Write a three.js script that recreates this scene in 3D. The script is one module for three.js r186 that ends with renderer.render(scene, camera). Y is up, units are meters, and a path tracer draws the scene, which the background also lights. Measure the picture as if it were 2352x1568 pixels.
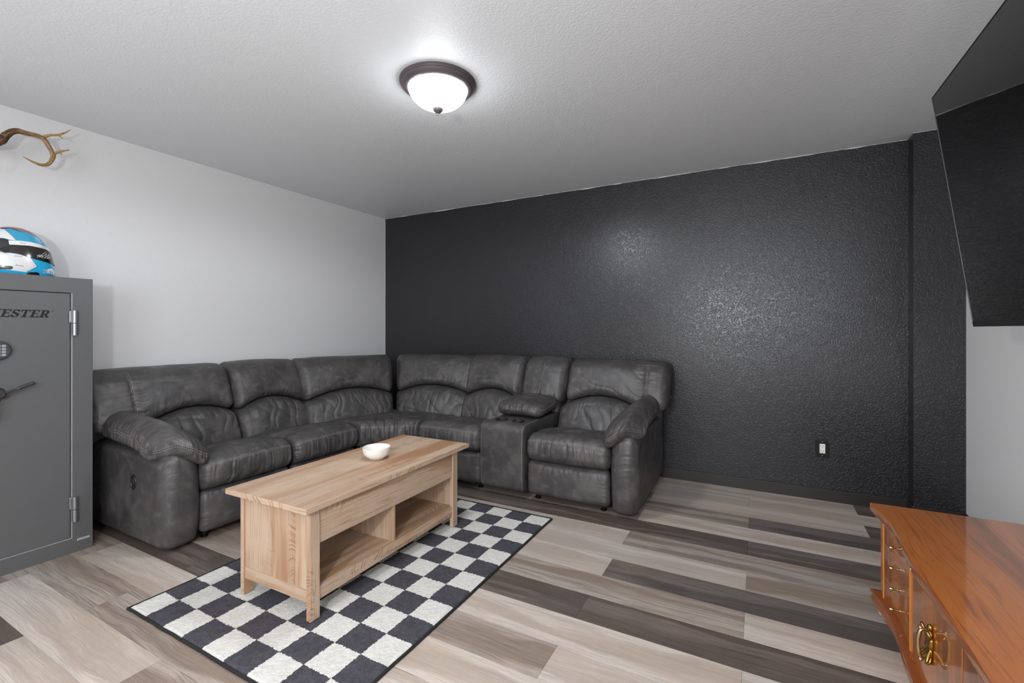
import * as THREE from 'three';
import { RoundedBoxGeometry } from 'three/addons/geometries/RoundedBoxGeometry.js';
import { mergeGeometries, mergeVertices, toCreasedNormals } from 'three/addons/utils/BufferGeometryUtils.js';
import { TextGeometry } from 'three/addons/geometries/TextGeometry.js';
import { FontLoader } from 'three/addons/loaders/FontLoader.js';
import { RectAreaLightUniformsLib } from 'three/addons/lights/RectAreaLightUniformsLib.js';

// ------------------------------------------------------------------ camera, sky, light
const V = (x, y, z) => new THREE.Vector3(x, y, z);
const scene = new THREE.Scene();
const W = 2352, H = 1568, FOCAL = 1052.5;
const camera = new THREE.PerspectiveCamera(2 * Math.atan(H / 2 / FOCAL) * 180 / Math.PI, W / H, 0.02, 60);
camera.position.set(0, 1.196, 0);
camera.rotation.set(0, 28.186 * Math.PI / 180, 0);
camera.setViewOffset(W, H, 0, 26.8, W, H);          // a shifted lens keeps the verticals upright

const renderer = new THREE.WebGLRenderer({ antialias: true });
renderer.toneMapping = THREE.LinearToneMapping;
renderer.toneMappingExposure = 0.59;
renderer.shadowMap.enabled = true;
renderer.shadowMap.type = THREE.PCFSoftShadowMap;
RectAreaLightUniformsLib.init();

const SKY = 0.9, CEILING_CD = 0.45, CEILING_DOWN_CD = 7.2, FLASH_CD = 11, WINDOW_NITS = 17, SIDE_NITS = 5;
scene.background = new THREE.Color().setRGB(0.80 * SKY, 0.90 * SKY, 1.05 * SKY);   // hazy daylight outside the window behind the camera
for (const [x, z, w, tx, tz, nits] of [[-3.64, 0.8, 1.3, 3, 0.8, SIDE_NITS], [-0.2, 1.66, 1.7, -0.2, -4, WINDOW_NITS]]) {   // daylight coming in through the two windows behind the camera
  const daylight = new THREE.RectAreaLight(new THREE.Color().setRGB(0.95, 0.98, 1.05), nits, w, 1.2);
  daylight.position.set(x, 1.5, z); daylight.lookAt(tx, 1.5, tz); scene.add(daylight);
}

// room, metres
const XL = -3.688, XR = 1.116, ZB = -3.867, ZN = 1.7, CEIL = 2.44;
const XJ = 0.869, ZJ = -3.754;                       // the wall steps forward here

// ------------------------------------------------------------------ helpers
let seedState = 1;
const seed = (n) => { seedState = (n * 2654435761) >>> 0 || 1; };
const rnd = () => { seedState = (seedState + 0x6d2b79f5) | 0; let t = Math.imul(seedState ^ (seedState >>> 15), 1 | seedState); t = (t + Math.imul(t ^ (t >>> 7), 61 | t)) ^ t; return ((t ^ (t >>> 14)) >>> 0) / 4294967296; };
const clamp = (x, a = 0, b = 1) => Math.min(b, Math.max(a, x));
const lerp = (a, b, t) => a + (b - a) * t;
const smooth = (a, b, x) => { const t = clamp((x - a) / (b - a)); return t * t * (3 - 2 * t); };
const hash2 = (x, y, s) => { let h = Math.imul(x | 0, 374761393) + Math.imul(y | 0, 668265263) + Math.imul(s | 0, 1274126177); h = Math.imul(h ^ (h >>> 13), 1274126177); return ((h ^ (h >>> 16)) >>> 0) / 4294967296; };
function vn(x, y, s = 0, px = 0, py = 0) {            // value noise 0..1, periodic when px, py are given
  let x0 = Math.floor(x), y0 = Math.floor(y); const fx = x - x0, fy = y - y0;
  let x1 = x0 + 1, y1 = y0 + 1;
  if (px) { x0 = ((x0 % px) + px) % px; x1 = ((x1 % px) + px) % px; }
  if (py) { y0 = ((y0 % py) + py) % py; y1 = ((y1 % py) + py) % py; }
  const u = fx * fx * (3 - 2 * fx), v = fy * fy * (3 - 2 * fy);
  return lerp(lerp(hash2(x0, y0, s), hash2(x1, y0, s), u), lerp(hash2(x0, y1, s), hash2(x1, y1, s), u), v);
}
function fbm(x, y, s, oct = 4, px = 0, py = 0) {
  let a = 0.5, sum = 0, norm = 0;
  for (let i = 0; i < oct; i++) { sum += a * vn(x, y, s + i * 17, px, py); norm += a; a *= 0.5; x *= 2; y *= 2; px *= 2; py *= 2; }
  return sum / norm;
}
const sn = (x, y, s) => vn(x, y, s) * 2 - 1;
function tex(w, h, fn, { color = true, repeat = true } = {}) {
  const d = new Uint8Array(w * h * 4);
  for (let y = 0; y < h; y++) for (let x = 0; x < w; x++) {
    const c = fn(x / w, y / h), i = (y * w + x) * 4;
    if (typeof c === 'number') d[i] = d[i + 1] = d[i + 2] = clamp(c) * 255; else { d[i] = clamp(c[0], 0, 255); d[i + 1] = clamp(c[1], 0, 255); d[i + 2] = clamp(c[2], 0, 255); }
    d[i + 3] = 255;
  }
  const t = new THREE.DataTexture(d, w, h, THREE.RGBAFormat);
  t.magFilter = THREE.LinearFilter; t.minFilter = THREE.LinearMipmapLinearFilter; t.generateMipmaps = true;
  if (repeat) t.wrapS = t.wrapT = THREE.RepeatWrapping;
  if (color) t.colorSpace = THREE.SRGBColorSpace;
  t.needsUpdate = true; return t;
}
const mix3 = (a, b, t) => [lerp(a[0], b[0], t), lerp(a[1], b[1], t), lerp(a[2], b[2], t)];
const mat = (o) => new THREE.MeshStandardMaterial(o);
const phys = (o) => new THREE.MeshPhysicalMaterial(o);

const names = new Map();
const numbered = (n) => { const k = names.get(n) || 0; names.set(n, k + 1); return k ? `${n}_${String(k).padStart(3, '0')}` : n; };
function thing(name, label, category, at, group) {
  const o = new THREE.Group(); o.name = numbered(name); o.position.copy(at); scene.add(o);
  o.userData = { label, category }; if (group) o.userData.group = group; return o;
}
function part(name, geo, m, parent, label, kind) {
  const o = new THREE.Mesh(Array.isArray(geo) ? mergeGeometries(geo.map((g) => (g.index ? g.toNonIndexed() : g)).map(strip)) : geo, m);
  o.name = name; o.castShadow = o.receiveShadow = true;
  if (label) o.userData.label = label; if (kind) o.userData.kind = kind;
  parent.add(o); return o;
}
function strip(g) { for (const k of Object.keys(g.attributes)) if (!['position', 'normal', 'uv'].includes(k)) g.deleteAttribute(k); return g; }
function structure(name, geo, m, parent = scene) { const o = part(name, geo, m, parent); if (parent === scene) o.userData.kind = 'structure'; return o; }
// box from corner to corner, bevelled, uv in metres by the face's own plane; grain = the axis along which u runs
function box(x0, x1, y0, y1, z0, z1, r = 0.002, grain = 'x', off = [0, 0]) {
  const g = r > 0 ? new RoundedBoxGeometry(x1 - x0, y1 - y0, z1 - z0, 1, Math.min(r, (x1 - x0) / 2.01, (y1 - y0) / 2.01, (z1 - z0) / 2.01)) : new THREE.BoxGeometry(x1 - x0, y1 - y0, z1 - z0);
  g.translate((x0 + x1) / 2, (y0 + y1) / 2, (z0 + z1) / 2);
  const gg = g.index ? g.toNonIndexed() : g; planarUV(gg, grain, off); return gg;
}
function planarUV(g, grain, off = [0, 0]) {
  const p = g.attributes.position, uv = g.attributes.uv || new THREE.BufferAttribute(new Float32Array(p.count * 2), 2);
  const a = V(0, 0, 0), b = V(0, 0, 0), c = V(0, 0, 0);
  for (let i = 0; i < p.count; i += 3) {
    a.fromBufferAttribute(p, i); b.fromBufferAttribute(p, i + 1); c.fromBufferAttribute(p, i + 2);
    const n = b.clone().sub(a).cross(c.clone().sub(a)); const ax = Math.abs(n.x), ay = Math.abs(n.y), az = Math.abs(n.z);
    const drop = ax >= ay && ax >= az ? 'x' : ay >= az ? 'y' : 'z';
    let axes = ['x', 'y', 'z'].filter((k) => k !== drop);
    if (axes[1] === grain) axes = [axes[1], axes[0]];
    [a, b, c].forEach((q, k) => uv.setXY(i + k, q[axes[0]] + off[0], q[axes[1]] + off[1]));
  }
  g.setAttribute('uv', uv);
}
function smoothNormals(g) {                            // one normal per place, however many uv copies there are
  g.computeVertexNormals();
  const p = g.attributes.position, n = g.attributes.normal, m = new Map();
  const key = (i) => Math.round(p.getX(i) * 2e4) + ',' + Math.round(p.getY(i) * 2e4) + ',' + Math.round(p.getZ(i) * 2e4);
  for (let i = 0; i < p.count; i++) { const k = key(i); let s = m.get(k); if (!s) m.set(k, s = [0, 0, 0]); s[0] += n.getX(i); s[1] += n.getY(i); s[2] += n.getZ(i); }
  for (let i = 0; i < p.count; i++) { const s = m.get(key(i)), l = Math.hypot(...s) || 1; n.setXYZ(i, s[0] / l, s[1] / l, s[2] / l); }
  return g;
}
// a soft upholstered block: a rounded box whose every point is then moved by shape(p, q) (q = the point on the unit cube)
function soft({ hx, hy, hz, r, step = 0.0058, shape, frame }) {
  const rv = Array.isArray(r) ? r : [r, r, r];
  const surf = (a, b, c) => {
    const P = [a * hx, b * hy, c * hz], h = [hx, hy, hz], o = [0, 0, 0]; let l = 0; const d = [0, 0, 0];
    for (let i = 0; i < 3; i++) { const ri = Math.min(rv[i], h[i]), inn = clamp(P[i], -(h[i] - ri), h[i] - ri); o[i] = inn; d[i] = (P[i] - inn) / ri; l += d[i] * d[i]; }
    l = Math.sqrt(l) || 1;
    for (let i = 0; i < 3; i++) o[i] += d[i] / l * Math.min(rv[i], h[i]);
    const p = V(...o); if (shape) shape(p, [a, b, c], V(d[0] / l, d[1] / l, d[2] / l));
    return frame ? p.applyMatrix4(frame) : p;
  };
  const pos = [], uv = [], idx = [];
  const face = (fa, na, nb) => {
    const base = pos.length / 3;
    for (let j = 0; j <= nb; j++) for (let i = 0; i <= na; i++) {
      const [a, b, c, u, v] = fa(i / na * 2 - 1, j / nb * 2 - 1); const p = surf(a, b, c); pos.push(p.x, p.y, p.z); uv.push(u, v);
    }
    for (let j = 0; j < nb; j++) for (let i = 0; i < na; i++) { const k = base + j * (na + 1) + i; idx.push(k, k + 1, k + na + 2, k, k + na + 2, k + na + 1); }
  };
  const n = (h) => Math.max(4, 2 * Math.round(h / step)), nx = n(hx), ny = n(hy), nz = n(hz), half = (k) => Math.max(2, k >> 1);
  face((s, t) => [s, t, 1, s * hx, t * hy], nx, ny);
  face((s, t) => [-s, t, -1, -s * hx, t * hy + 3 * hy], half(nx), half(ny));
  face((s, t) => [s, 1, -t, s * hx, hy + hz + t * hz], nx, nz);
  face((s, t) => [s, -1, t, s * hx, -hy - hz + t * hz], half(nx), half(nz));
  face((s, t) => [1, t, -s, hx + hz + s * hz, t * hy], nz, ny);
  face((s, t) => [-1, t, s, -hx - hz + s * hz, t * hy], nz, ny);
  const g = new THREE.BufferGeometry();
  g.setAttribute('position', new THREE.Float32BufferAttribute(pos, 3)); g.setAttribute('uv', new THREE.Float32BufferAttribute(uv, 2)); g.setIndex(idx);
  smoothNormals(g); return { g, surf };
}
// tube with a radius of its own at every point
function taper(points, radii, segs = 60, sides = 10, bump = null) {
  const curve = new THREE.CatmullRomCurve3(points), fr = curve.computeFrenetFrames(segs, false), pos = [], idx = [], uv = [];
  for (let i = 0; i <= segs; i++) {
    const t = i / segs, p = curve.getPoint(curve.getUtoTmapping(t)), k = curve.getUtoTmapping(t) * (radii.length - 1), a = Math.min(Math.floor(k), radii.length - 2), r = lerp(radii[a], radii[a + 1], k - a);
    for (let j = 0; j <= sides; j++) {
      const th = j / sides * Math.PI * 2, rr = r * (bump ? bump(t, th) : 1);
      pos.push(p.x + rr * (Math.cos(th) * fr.normals[i].x + Math.sin(th) * fr.binormals[i].x), p.y + rr * (Math.cos(th) * fr.normals[i].y + Math.sin(th) * fr.binormals[i].y), p.z + rr * (Math.cos(th) * fr.normals[i].z + Math.sin(th) * fr.binormals[i].z));
      uv.push(t, j / sides);
    }
  }
  for (let i = 0; i < segs; i++) for (let j = 0; j < sides; j++) { const k = i * (sides + 1) + j; idx.push(k, k + 1, k + sides + 2, k, k + sides + 2, k + sides + 1); }
  const caps = [0, segs];
  for (const c of caps) { const p = curve.getPoint(curve.getUtoTmapping(c / segs)), k = pos.length / 3; pos.push(p.x, p.y, p.z); uv.push(c / segs, 0); for (let j = 0; j < sides; j++) { const a = c * (sides + 1) + j; if (c) idx.push(k, a, a + 1); else idx.push(k, a + 1, a); } }
  const g = new THREE.BufferGeometry();
  g.setAttribute('position', new THREE.Float32BufferAttribute(pos, 3)); g.setAttribute('uv', new THREE.Float32BufferAttribute(uv, 2)); g.setIndex(idx.map((_, i) => idx[i]));
  // triangles were laid with the frame turning the other way: flip to face outward
  const q = g.index.array; for (let i = 0; i < q.length; i += 3) { const s = q[i + 1]; q[i + 1] = q[i + 2]; q[i + 2] = s; }
  return smoothNormals(g);
}
function lathe(profile, segs = 64) { const g = new THREE.LatheGeometry(profile.map((p) => new THREE.Vector2(p[0], p[1])), segs); return toCreasedNormals(g, 0.6); }
function cyl(r0, r1, h, segs = 24) { return new THREE.CylinderGeometry(r1, r0, h, segs); }

// ------------------------------------------------------------------ textures and materials
// sprayed and knocked-down plaster: flat islands with small pits between
const plasterBump = tex(2048, 2048, (u, v) => {
  const w = fbm(u * 180, v * 210, 3, 3, 180, 210) + (vn(u * 26, v * 26, 9, 26, 26) - 0.5) * 0.10;
  const isl = smooth(0.45, 0.56, w), grain = 0.65 * vn(u * 340, v * 340, 5, 340, 340) + 0.35 * vn(u * 700, v * 700, 6, 700, 700);
  return 0.12 + 0.50 * isl + 0.38 * grain * (1 - 0.85 * isl) + 0.05 * grain;
}, { color: false });
const wallUV = 1 / 1.4;
const metric = (t, s) => { const c = t.clone(); c.repeat.set(s, s); c.needsUpdate = true; return c; };
const plasterMap = metric(plasterBump, wallUV);
const M = {};
M.wall = mat({ color: 0xd6d6d6, roughness: 0.42, bumpMap: plasterMap, bumpScale: 0.0006 });  // wall paint greyed to offset the strong light on the left wall
M.wallLightened = mat({ color: 0xf1f1f0, roughness: 0.42, bumpMap: plasterMap, bumpScale: 0.0006 });  // same paint in a lighter copy: brightness painted in for the dim right wall
M.ceiling = mat({ color: 0xe4e7e9, roughness: 0.45, bumpMap: plasterMap, bumpScale: 0.0009 });
M.black = mat({ color: 0x242427, roughness: 0.29, bumpMap: plasterMap, bumpScale: 0.0022 });
M.baseboard = mat({ color: 0x2a2422, roughness: 0.42 });
M.caulk = mat({ color: 0xd6d6d5, roughness: 0.6 });

// weathered plank print: tone 0 light, 1 middle, 2 dark
const PLANK = { w: 1536, h: 240 };
function plankTex(tone, s) {
  const L = [[199, 186, 174], [171, 156, 143], [119, 106, 98]][tone], B = [[179, 162, 146], [141, 122, 106], [94, 81, 73]][tone], G = [[164, 150, 141], [114, 101, 95], [72, 63, 61]][tone];
  return tex(PLANK.w, PLANK.h, (u, v) => {
    const x = u * 1.24, y = v * 0.187;
    const warp = fbm(x * 3.1 + s * 7, y * 12, s, 3) - 0.5;
    const band = fbm(x * 0.9 + s * 3, y * 16 + warp * 1.6, s + 31, 3);
    const knots = fbm(x * 2.4 + s, y * 9, s + 77, 2);
    const yy = y + warp * 0.010 + 0.006 * Math.sin((knots - 0.5) * 12);
    const grain = fbm(x * 5 + s, yy * 420, s + 5, 4), fine = vn(x * 26, yy * 1250, s + 8), ring = 0.5 + 0.5 * Math.sin((yy * 300 + knots * 9 + warp * 4));
    let c = mix3(L, B, smooth(0.38, 0.66, band));
    c = mix3(c, G, smooth(0.48, 0.72, grain) * 0.62 + smooth(0.58, 0.8, band) * ring * 0.22);
    c = mix3(c, G, smooth(0.66, 0.95, fine) * 0.42);
    c = mix3(c, [c[0] * 1.08, c[1] * 1.08, c[2] * 1.08], smooth(0.34, 0.08, fine));
    const ck = vn(x * 3.2 + s * 9, y * 34 + s, s + 40), cl = Math.abs(((yy * 34 + s + 0.25 * sn(x * 9, y * 3, s)) % 1 + 1) % 1 - 0.5);
    if (ck > 0.86) c = mix3(c, [c[0] * 0.5, c[1] * 0.45, c[2] * 0.42], smooth(0.86, 0.93, ck) * smooth(0.05, 0.015, cl) * 0.9);
    const grey = vn(x * 1.3 + s * 2, y * 7, s + 90); return mix3(c, [(c[0] + c[1] + c[2]) / 3, (c[0] + c[1] + c[2]) / 3, (c[0] + c[1] + c[2]) / 3 + 1], grey * 0.45);
  });
}
const plankBump = tex(1024, 128, (u, v) => 0.5 + 0.5 * (fbm(u * 9, v * 90, 4, 3) - 0.5) + 0.2 * vn(u * 60, v * 128, 6), { color: false });
M.planks = [0, 1, 2].map((tone) => [1, 2, 3, 4].map((s) => mat({ map: plankTex(tone, s + tone * 10), roughness: 0.42, bumpMap: plankBump, bumpScale: 0.0004 })));
M.gap = mat({ color: 0x2b2522, roughness: 0.9 });

// worn suede-look leather
const leatherMap = tex(1024, 1024, (u, v) => {
  const a = fbm(u * 6, v * 6, 12, 5, 6, 6), b = fbm(u * 22, v * 22, 19, 4, 22, 22), c = vn(u * 300, v * 300, 3, 300, 300), d = fbm(u * 3, v * 9, 45, 3, 3, 9);
  const t = smooth(0.30, 0.72, a * 0.6 + b * 0.4);
  let k = mix3([64, 62, 62], [84, 81, 80], t);
  k = mix3(k, [104, 101, 99], smooth(0.58, 0.80, b) * 0.22);
  k = mix3(k, [86, 71, 67], smooth(0.66, 0.85, d) * 0.3);
  const m = 0.94 + 0.12 * c; return [k[0] * m, k[1] * m, k[2] * m];
});
const leatherBump = tex(512, 512, (u, v) => 0.5 * fbm(u * 90, v * 90, 8, 2, 90, 90) + 0.3 * fbm(u * 24, v * 24, 28, 3, 24, 24) + 0.1, { color: false });
const leatherRough = tex(512, 512, (u, v) => 0.34 + 0.24 * fbm(u * 9, v * 9, 71, 4, 9, 9), { color: false });
M.leather = mat({ map: metric(leatherMap, 1.4), bumpMap: metric(leatherBump, 3.2), bumpScale: 0.0009, roughnessMap: metric(leatherRough, 1.4), roughness: 1.0 });
M.thread = mat({ color: 0xa9a29b, roughness: 0.8 });
M.darkPlastic = mat({ color: 0x15161a, roughness: 0.35 });
M.darkMetal = mat({ color: 0x1a1a1b, roughness: 0.45, metalness: 0.6 });
M.chrome = mat({ color: 0xb9b9b9, roughness: 0.25, metalness: 1 });

// saw-marked light oak: u along the grain in metres
const oakMap = tex(2048, 1024, (u, v) => {
  const x = u * 1.6, y = v * 0.8, s = 5;
  const board = Math.floor(y / 0.13), s2 = board * 13, warp = fbm(x * 2.2, y * 10, 3, 3, 0, 0) - 0.5;
  const tone = hash2(board, 7, 3), band = fbm(x * 0.8 + s2, y * 10 + warp * 1.6, 21, 4), yy = y + warp * 0.025;
  const grain = fbm(x * 8, yy * 420, 33, 3), fine = vn(x * 50, yy * 1300, 8);
  let c = mix3([204, 184, 163], [174, 138, 106], clamp(smooth(0.38, 0.64, band) * 0.85 + (tone - 0.5) * 0.5));
  c = mix3(c, [188, 168, 152], smooth(0.5, 0.8, vn(x * 1.1, y * 7, 55)) * 0.6);
  c = mix3(c, [139, 101, 70], smooth(0.55, 0.8, grain) * 0.45 + smooth(0.84, 1, fine) * 0.3);
  const saw = smooth(0.62, 0.8, vn(x * 2.3 + s2, y * 7.7 + 3, 61)) * smooth(0.55, 0.9, vn(x * 230 + y * 60 + 20 * vn(x * 3, y * 20, 9), y * 12, 62));
  return mix3(c, [128, 94, 66], saw * 0.55);
});
const oakBump = tex(1024, 512, (u, v) => 0.5 + 0.5 * (fbm(u * 12, v * 330, 14, 3, 12, 330) - 0.5), { color: false });
const oak = (() => { const a = oakMap.clone(); a.wrapS = a.wrapT = THREE.MirroredRepeatWrapping; a.repeat.set(1 / 1.6, 1 / 0.8); a.needsUpdate = true; const b = oakBump.clone(); b.repeat.set(1 / 1.2, 1 / 0.8); b.needsUpdate = true; return mat({ color: 0xf0e9e3, map: a, roughness: 0.5, bumpMap: b, bumpScale: 0.0003 }); })();

// orange-brown varnished walnut
const walnutMap = tex(2048, 1024, (u, v) => {
  const x = u * 1.6, y = v * 0.8, warp = fbm(x * 1.8, y * 6, 3, 3) - 0.5, yy = y + warp * 0.09;
  const band = fbm(x * 0.7, yy * 14, 41, 4), grain = fbm(x * 7, yy * 260, 33, 3), pore = vn(x * 40, yy * 900, 8), fig = fbm(x * 5, yy * 22, 91, 3);
  let c = mix3([170, 97, 36], [122, 64, 20], smooth(0.35, 0.66, band));
  c = mix3(c, [88, 38, 12], smooth(0.55, 0.8, grain) * 0.42 + smooth(0.60, 0.74, band) * 0.35);
  c = mix3(c, [188, 110, 50], smooth(0.6, 0.85, fig) * 0.35);
  return mix3(c, [70, 32, 14], smooth(0.86, 1, pore) * 0.35);
});
const walnut = (o) => { const a = walnutMap.clone(); a.wrapS = a.wrapT = THREE.MirroredRepeatWrapping; a.repeat.set(1 / 1.8, 1 / 0.8); a.needsUpdate = true; return phys({ map: a, roughness: 0.34, clearcoat: 1, clearcoatRoughness: 0.06, ...o }); };
M.walnut = walnut(); M.walnutLight = walnut({ color: 0xfff0dc, roughness: 0.36 }); M.walnutPale = phys({ color: 0xb8752f, roughness: 0.4, clearcoat: 0.7, clearcoatRoughness: 0.15 });
M.brass = mat({ color: 0x9a7a3e, roughness: 0.28, metalness: 1 });
M.brassPale = mat({ color: 0xb3a27c, roughness: 0.25, metalness: 1 });

const grit = tex(512, 512, (u, v) => 0.6 * fbm(u * 110, v * 110, 2, 2, 110, 110) + 0.4 * vn(u * 250, v * 250, 3, 250, 250), { color: false });
M.safe = mat({ color: 0x5d5e5f, roughness: 0.46, metalness: 0.15, bumpMap: metric(grit, 3.3), bumpScale: 0.0005 });
M.safeBlack = mat({ color: 0x121213, roughness: 0.4 });
M.hinge = mat({ color: 0x9b9c9f, roughness: 0.38, metalness: 0.85 });
M.bronze = mat({ color: 0x5b5457, roughness: 0.36, metalness: 0.35 });
M.ceramic = phys({ color: 0xe9e5df, roughness: 0.28, clearcoat: 0.6, clearcoatRoughness: 0.1 });
M.white = mat({ color: 0xe6e4df, roughness: 0.4 });
M.blackPlastic = mat({ color: 0x161617, roughness: 0.35 });

// ------------------------------------------------------------------ the room
function slab(x0, x1, y0, y1, z0, z1, grain = 'x') { return box(x0, x1, y0, y1, z0, z1, 0, grain); }
structure('ceiling', slab(XL - 0.15, XR + 0.15, CEIL, CEIL + 0.12, ZB - 0.15, ZN + 0.15), M.ceiling);
const WZ0 = 0.15, WZ1 = 1.45, WY0 = 0.9, WY1 = 2.1;      // window in the left wall, behind the camera
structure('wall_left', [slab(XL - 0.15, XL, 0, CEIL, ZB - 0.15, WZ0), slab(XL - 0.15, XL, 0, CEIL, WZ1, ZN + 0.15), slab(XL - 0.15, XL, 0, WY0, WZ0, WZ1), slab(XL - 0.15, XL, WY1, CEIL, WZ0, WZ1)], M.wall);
structure('wall_back', [slab(XL, XR + 0.15, 0, CEIL, ZB - 0.15, ZB), slab(XJ, XR + 0.001, 0, CEIL, ZB - 0.01, ZJ)], M.black);
structure('wall_right', slab(XR, XR + 0.15, 0, CEIL, ZB, ZN + 0.15), M.wallLightened);
const WX0 = -1.05, WX1 = 0.65;                               // and one in the wall behind
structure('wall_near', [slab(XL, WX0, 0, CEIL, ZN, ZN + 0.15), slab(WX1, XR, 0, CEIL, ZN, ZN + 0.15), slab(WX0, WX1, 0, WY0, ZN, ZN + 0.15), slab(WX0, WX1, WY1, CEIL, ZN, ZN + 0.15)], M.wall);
function windowUnit(name, w, m) {                             // local: x along the wall, z out of the room
  const o = new THREE.Group(); o.name = name; o.userData.kind = 'structure'; o.applyMatrix4(m); scene.add(o);
  const a = 0.05, f = mat({ color: 0xe8e8e6, roughness: 0.45 }), h = w / 2;
  part('frame', [box(-h, h, WY0, WY0 + a, 0.05, 0.11), box(-h, h, WY1 - a, WY1, 0.05, 0.11), box(-h, -h + a, WY0, WY1, 0.05, 0.11), box(h - a, h, WY0, WY1, 0.05, 0.11), box(-0.02, 0.02, WY0, WY1, 0.05, 0.11)], f, o);
  const gm = phys({ color: 0xffffff, transmission: 1, thickness: 0, roughness: 0, ior: 1.5 });
  part('pane', box(-h + a, -0.02, WY0 + a, WY1 - a, 0.085, 0.091, 0), gm, o);
  part('pane', box(0.02, h - a, WY0 + a, WY1 - a, 0.085, 0.091, 0), gm, o);
}
windowUnit('window_1', WZ1 - WZ0, new THREE.Matrix4().makeTranslation(XL, 0, (WZ0 + WZ1) / 2).multiply(new THREE.Matrix4().makeRotationY(-Math.PI / 2)));
windowUnit('window_2', WX1 - WX0, new THREE.Matrix4().makeTranslation((WX0 + WX1) / 2, 0, ZN));
// skirting
const BB = 0.083, BT = 0.011;
structure('baseboard_back', box(XL, XJ, 0, BB, ZB, ZB + BT, 0.003), M.baseboard);
structure('baseboard_corner', [box(XJ - BT, XR, 0, BB + 0.001, ZJ, ZJ + BT, 0.003), box(XJ - BT, XJ, 0, BB + 0.001, ZB + BT, ZJ, 0.003)], M.baseboard);
structure('baseboard_left', box(XL, XL + BT, 0, BB, ZB + BT, ZN, 0.003), M.baseboard);
structure('baseboard_right', box(XR - BT, XR, 0, BB, ZJ + BT, ZN, 0.003), M.baseboard);
// ragged edge of ceiling paint where it laps onto the black wall, and of wall paint in the corner
{
  const ragged = (x0, x1, base, amp, s, f) => { const sh = new THREE.Shape(); sh.moveTo(x0, 0); const n = Math.round((x1 - x0) / 0.01); for (let i = 0; i <= n; i++) sh.lineTo(lerp(x0, x1, i / n), -(base + amp * Math.max(0, sn(i * f, 0.5, s)) + 0.0012 * rnd())); sh.lineTo(x1, 0); return new THREE.ExtrudeGeometry(sh, { depth: 0.0012, bevelEnabled: false }); };
  seed(5);
  structure('trim_1', ragged(XL + 0.002, XJ - 0.004, 0.0008, 0.0055, 4, 0.11).translate(0, CEIL, ZB), M.caulk);
  structure('trim_2', ragged(XJ, XR - 0.002, 0.0008, 0.004, 8, 0.13).translate(0, CEIL, ZJ), M.caulk);
  structure('trim_3', ragged(0, CEIL - 0.01, 0.001, 0.004, 11, 0.06).rotateZ(Math.PI / 2).translate(XL, 0.005, ZB), M.caulk);
}

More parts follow.
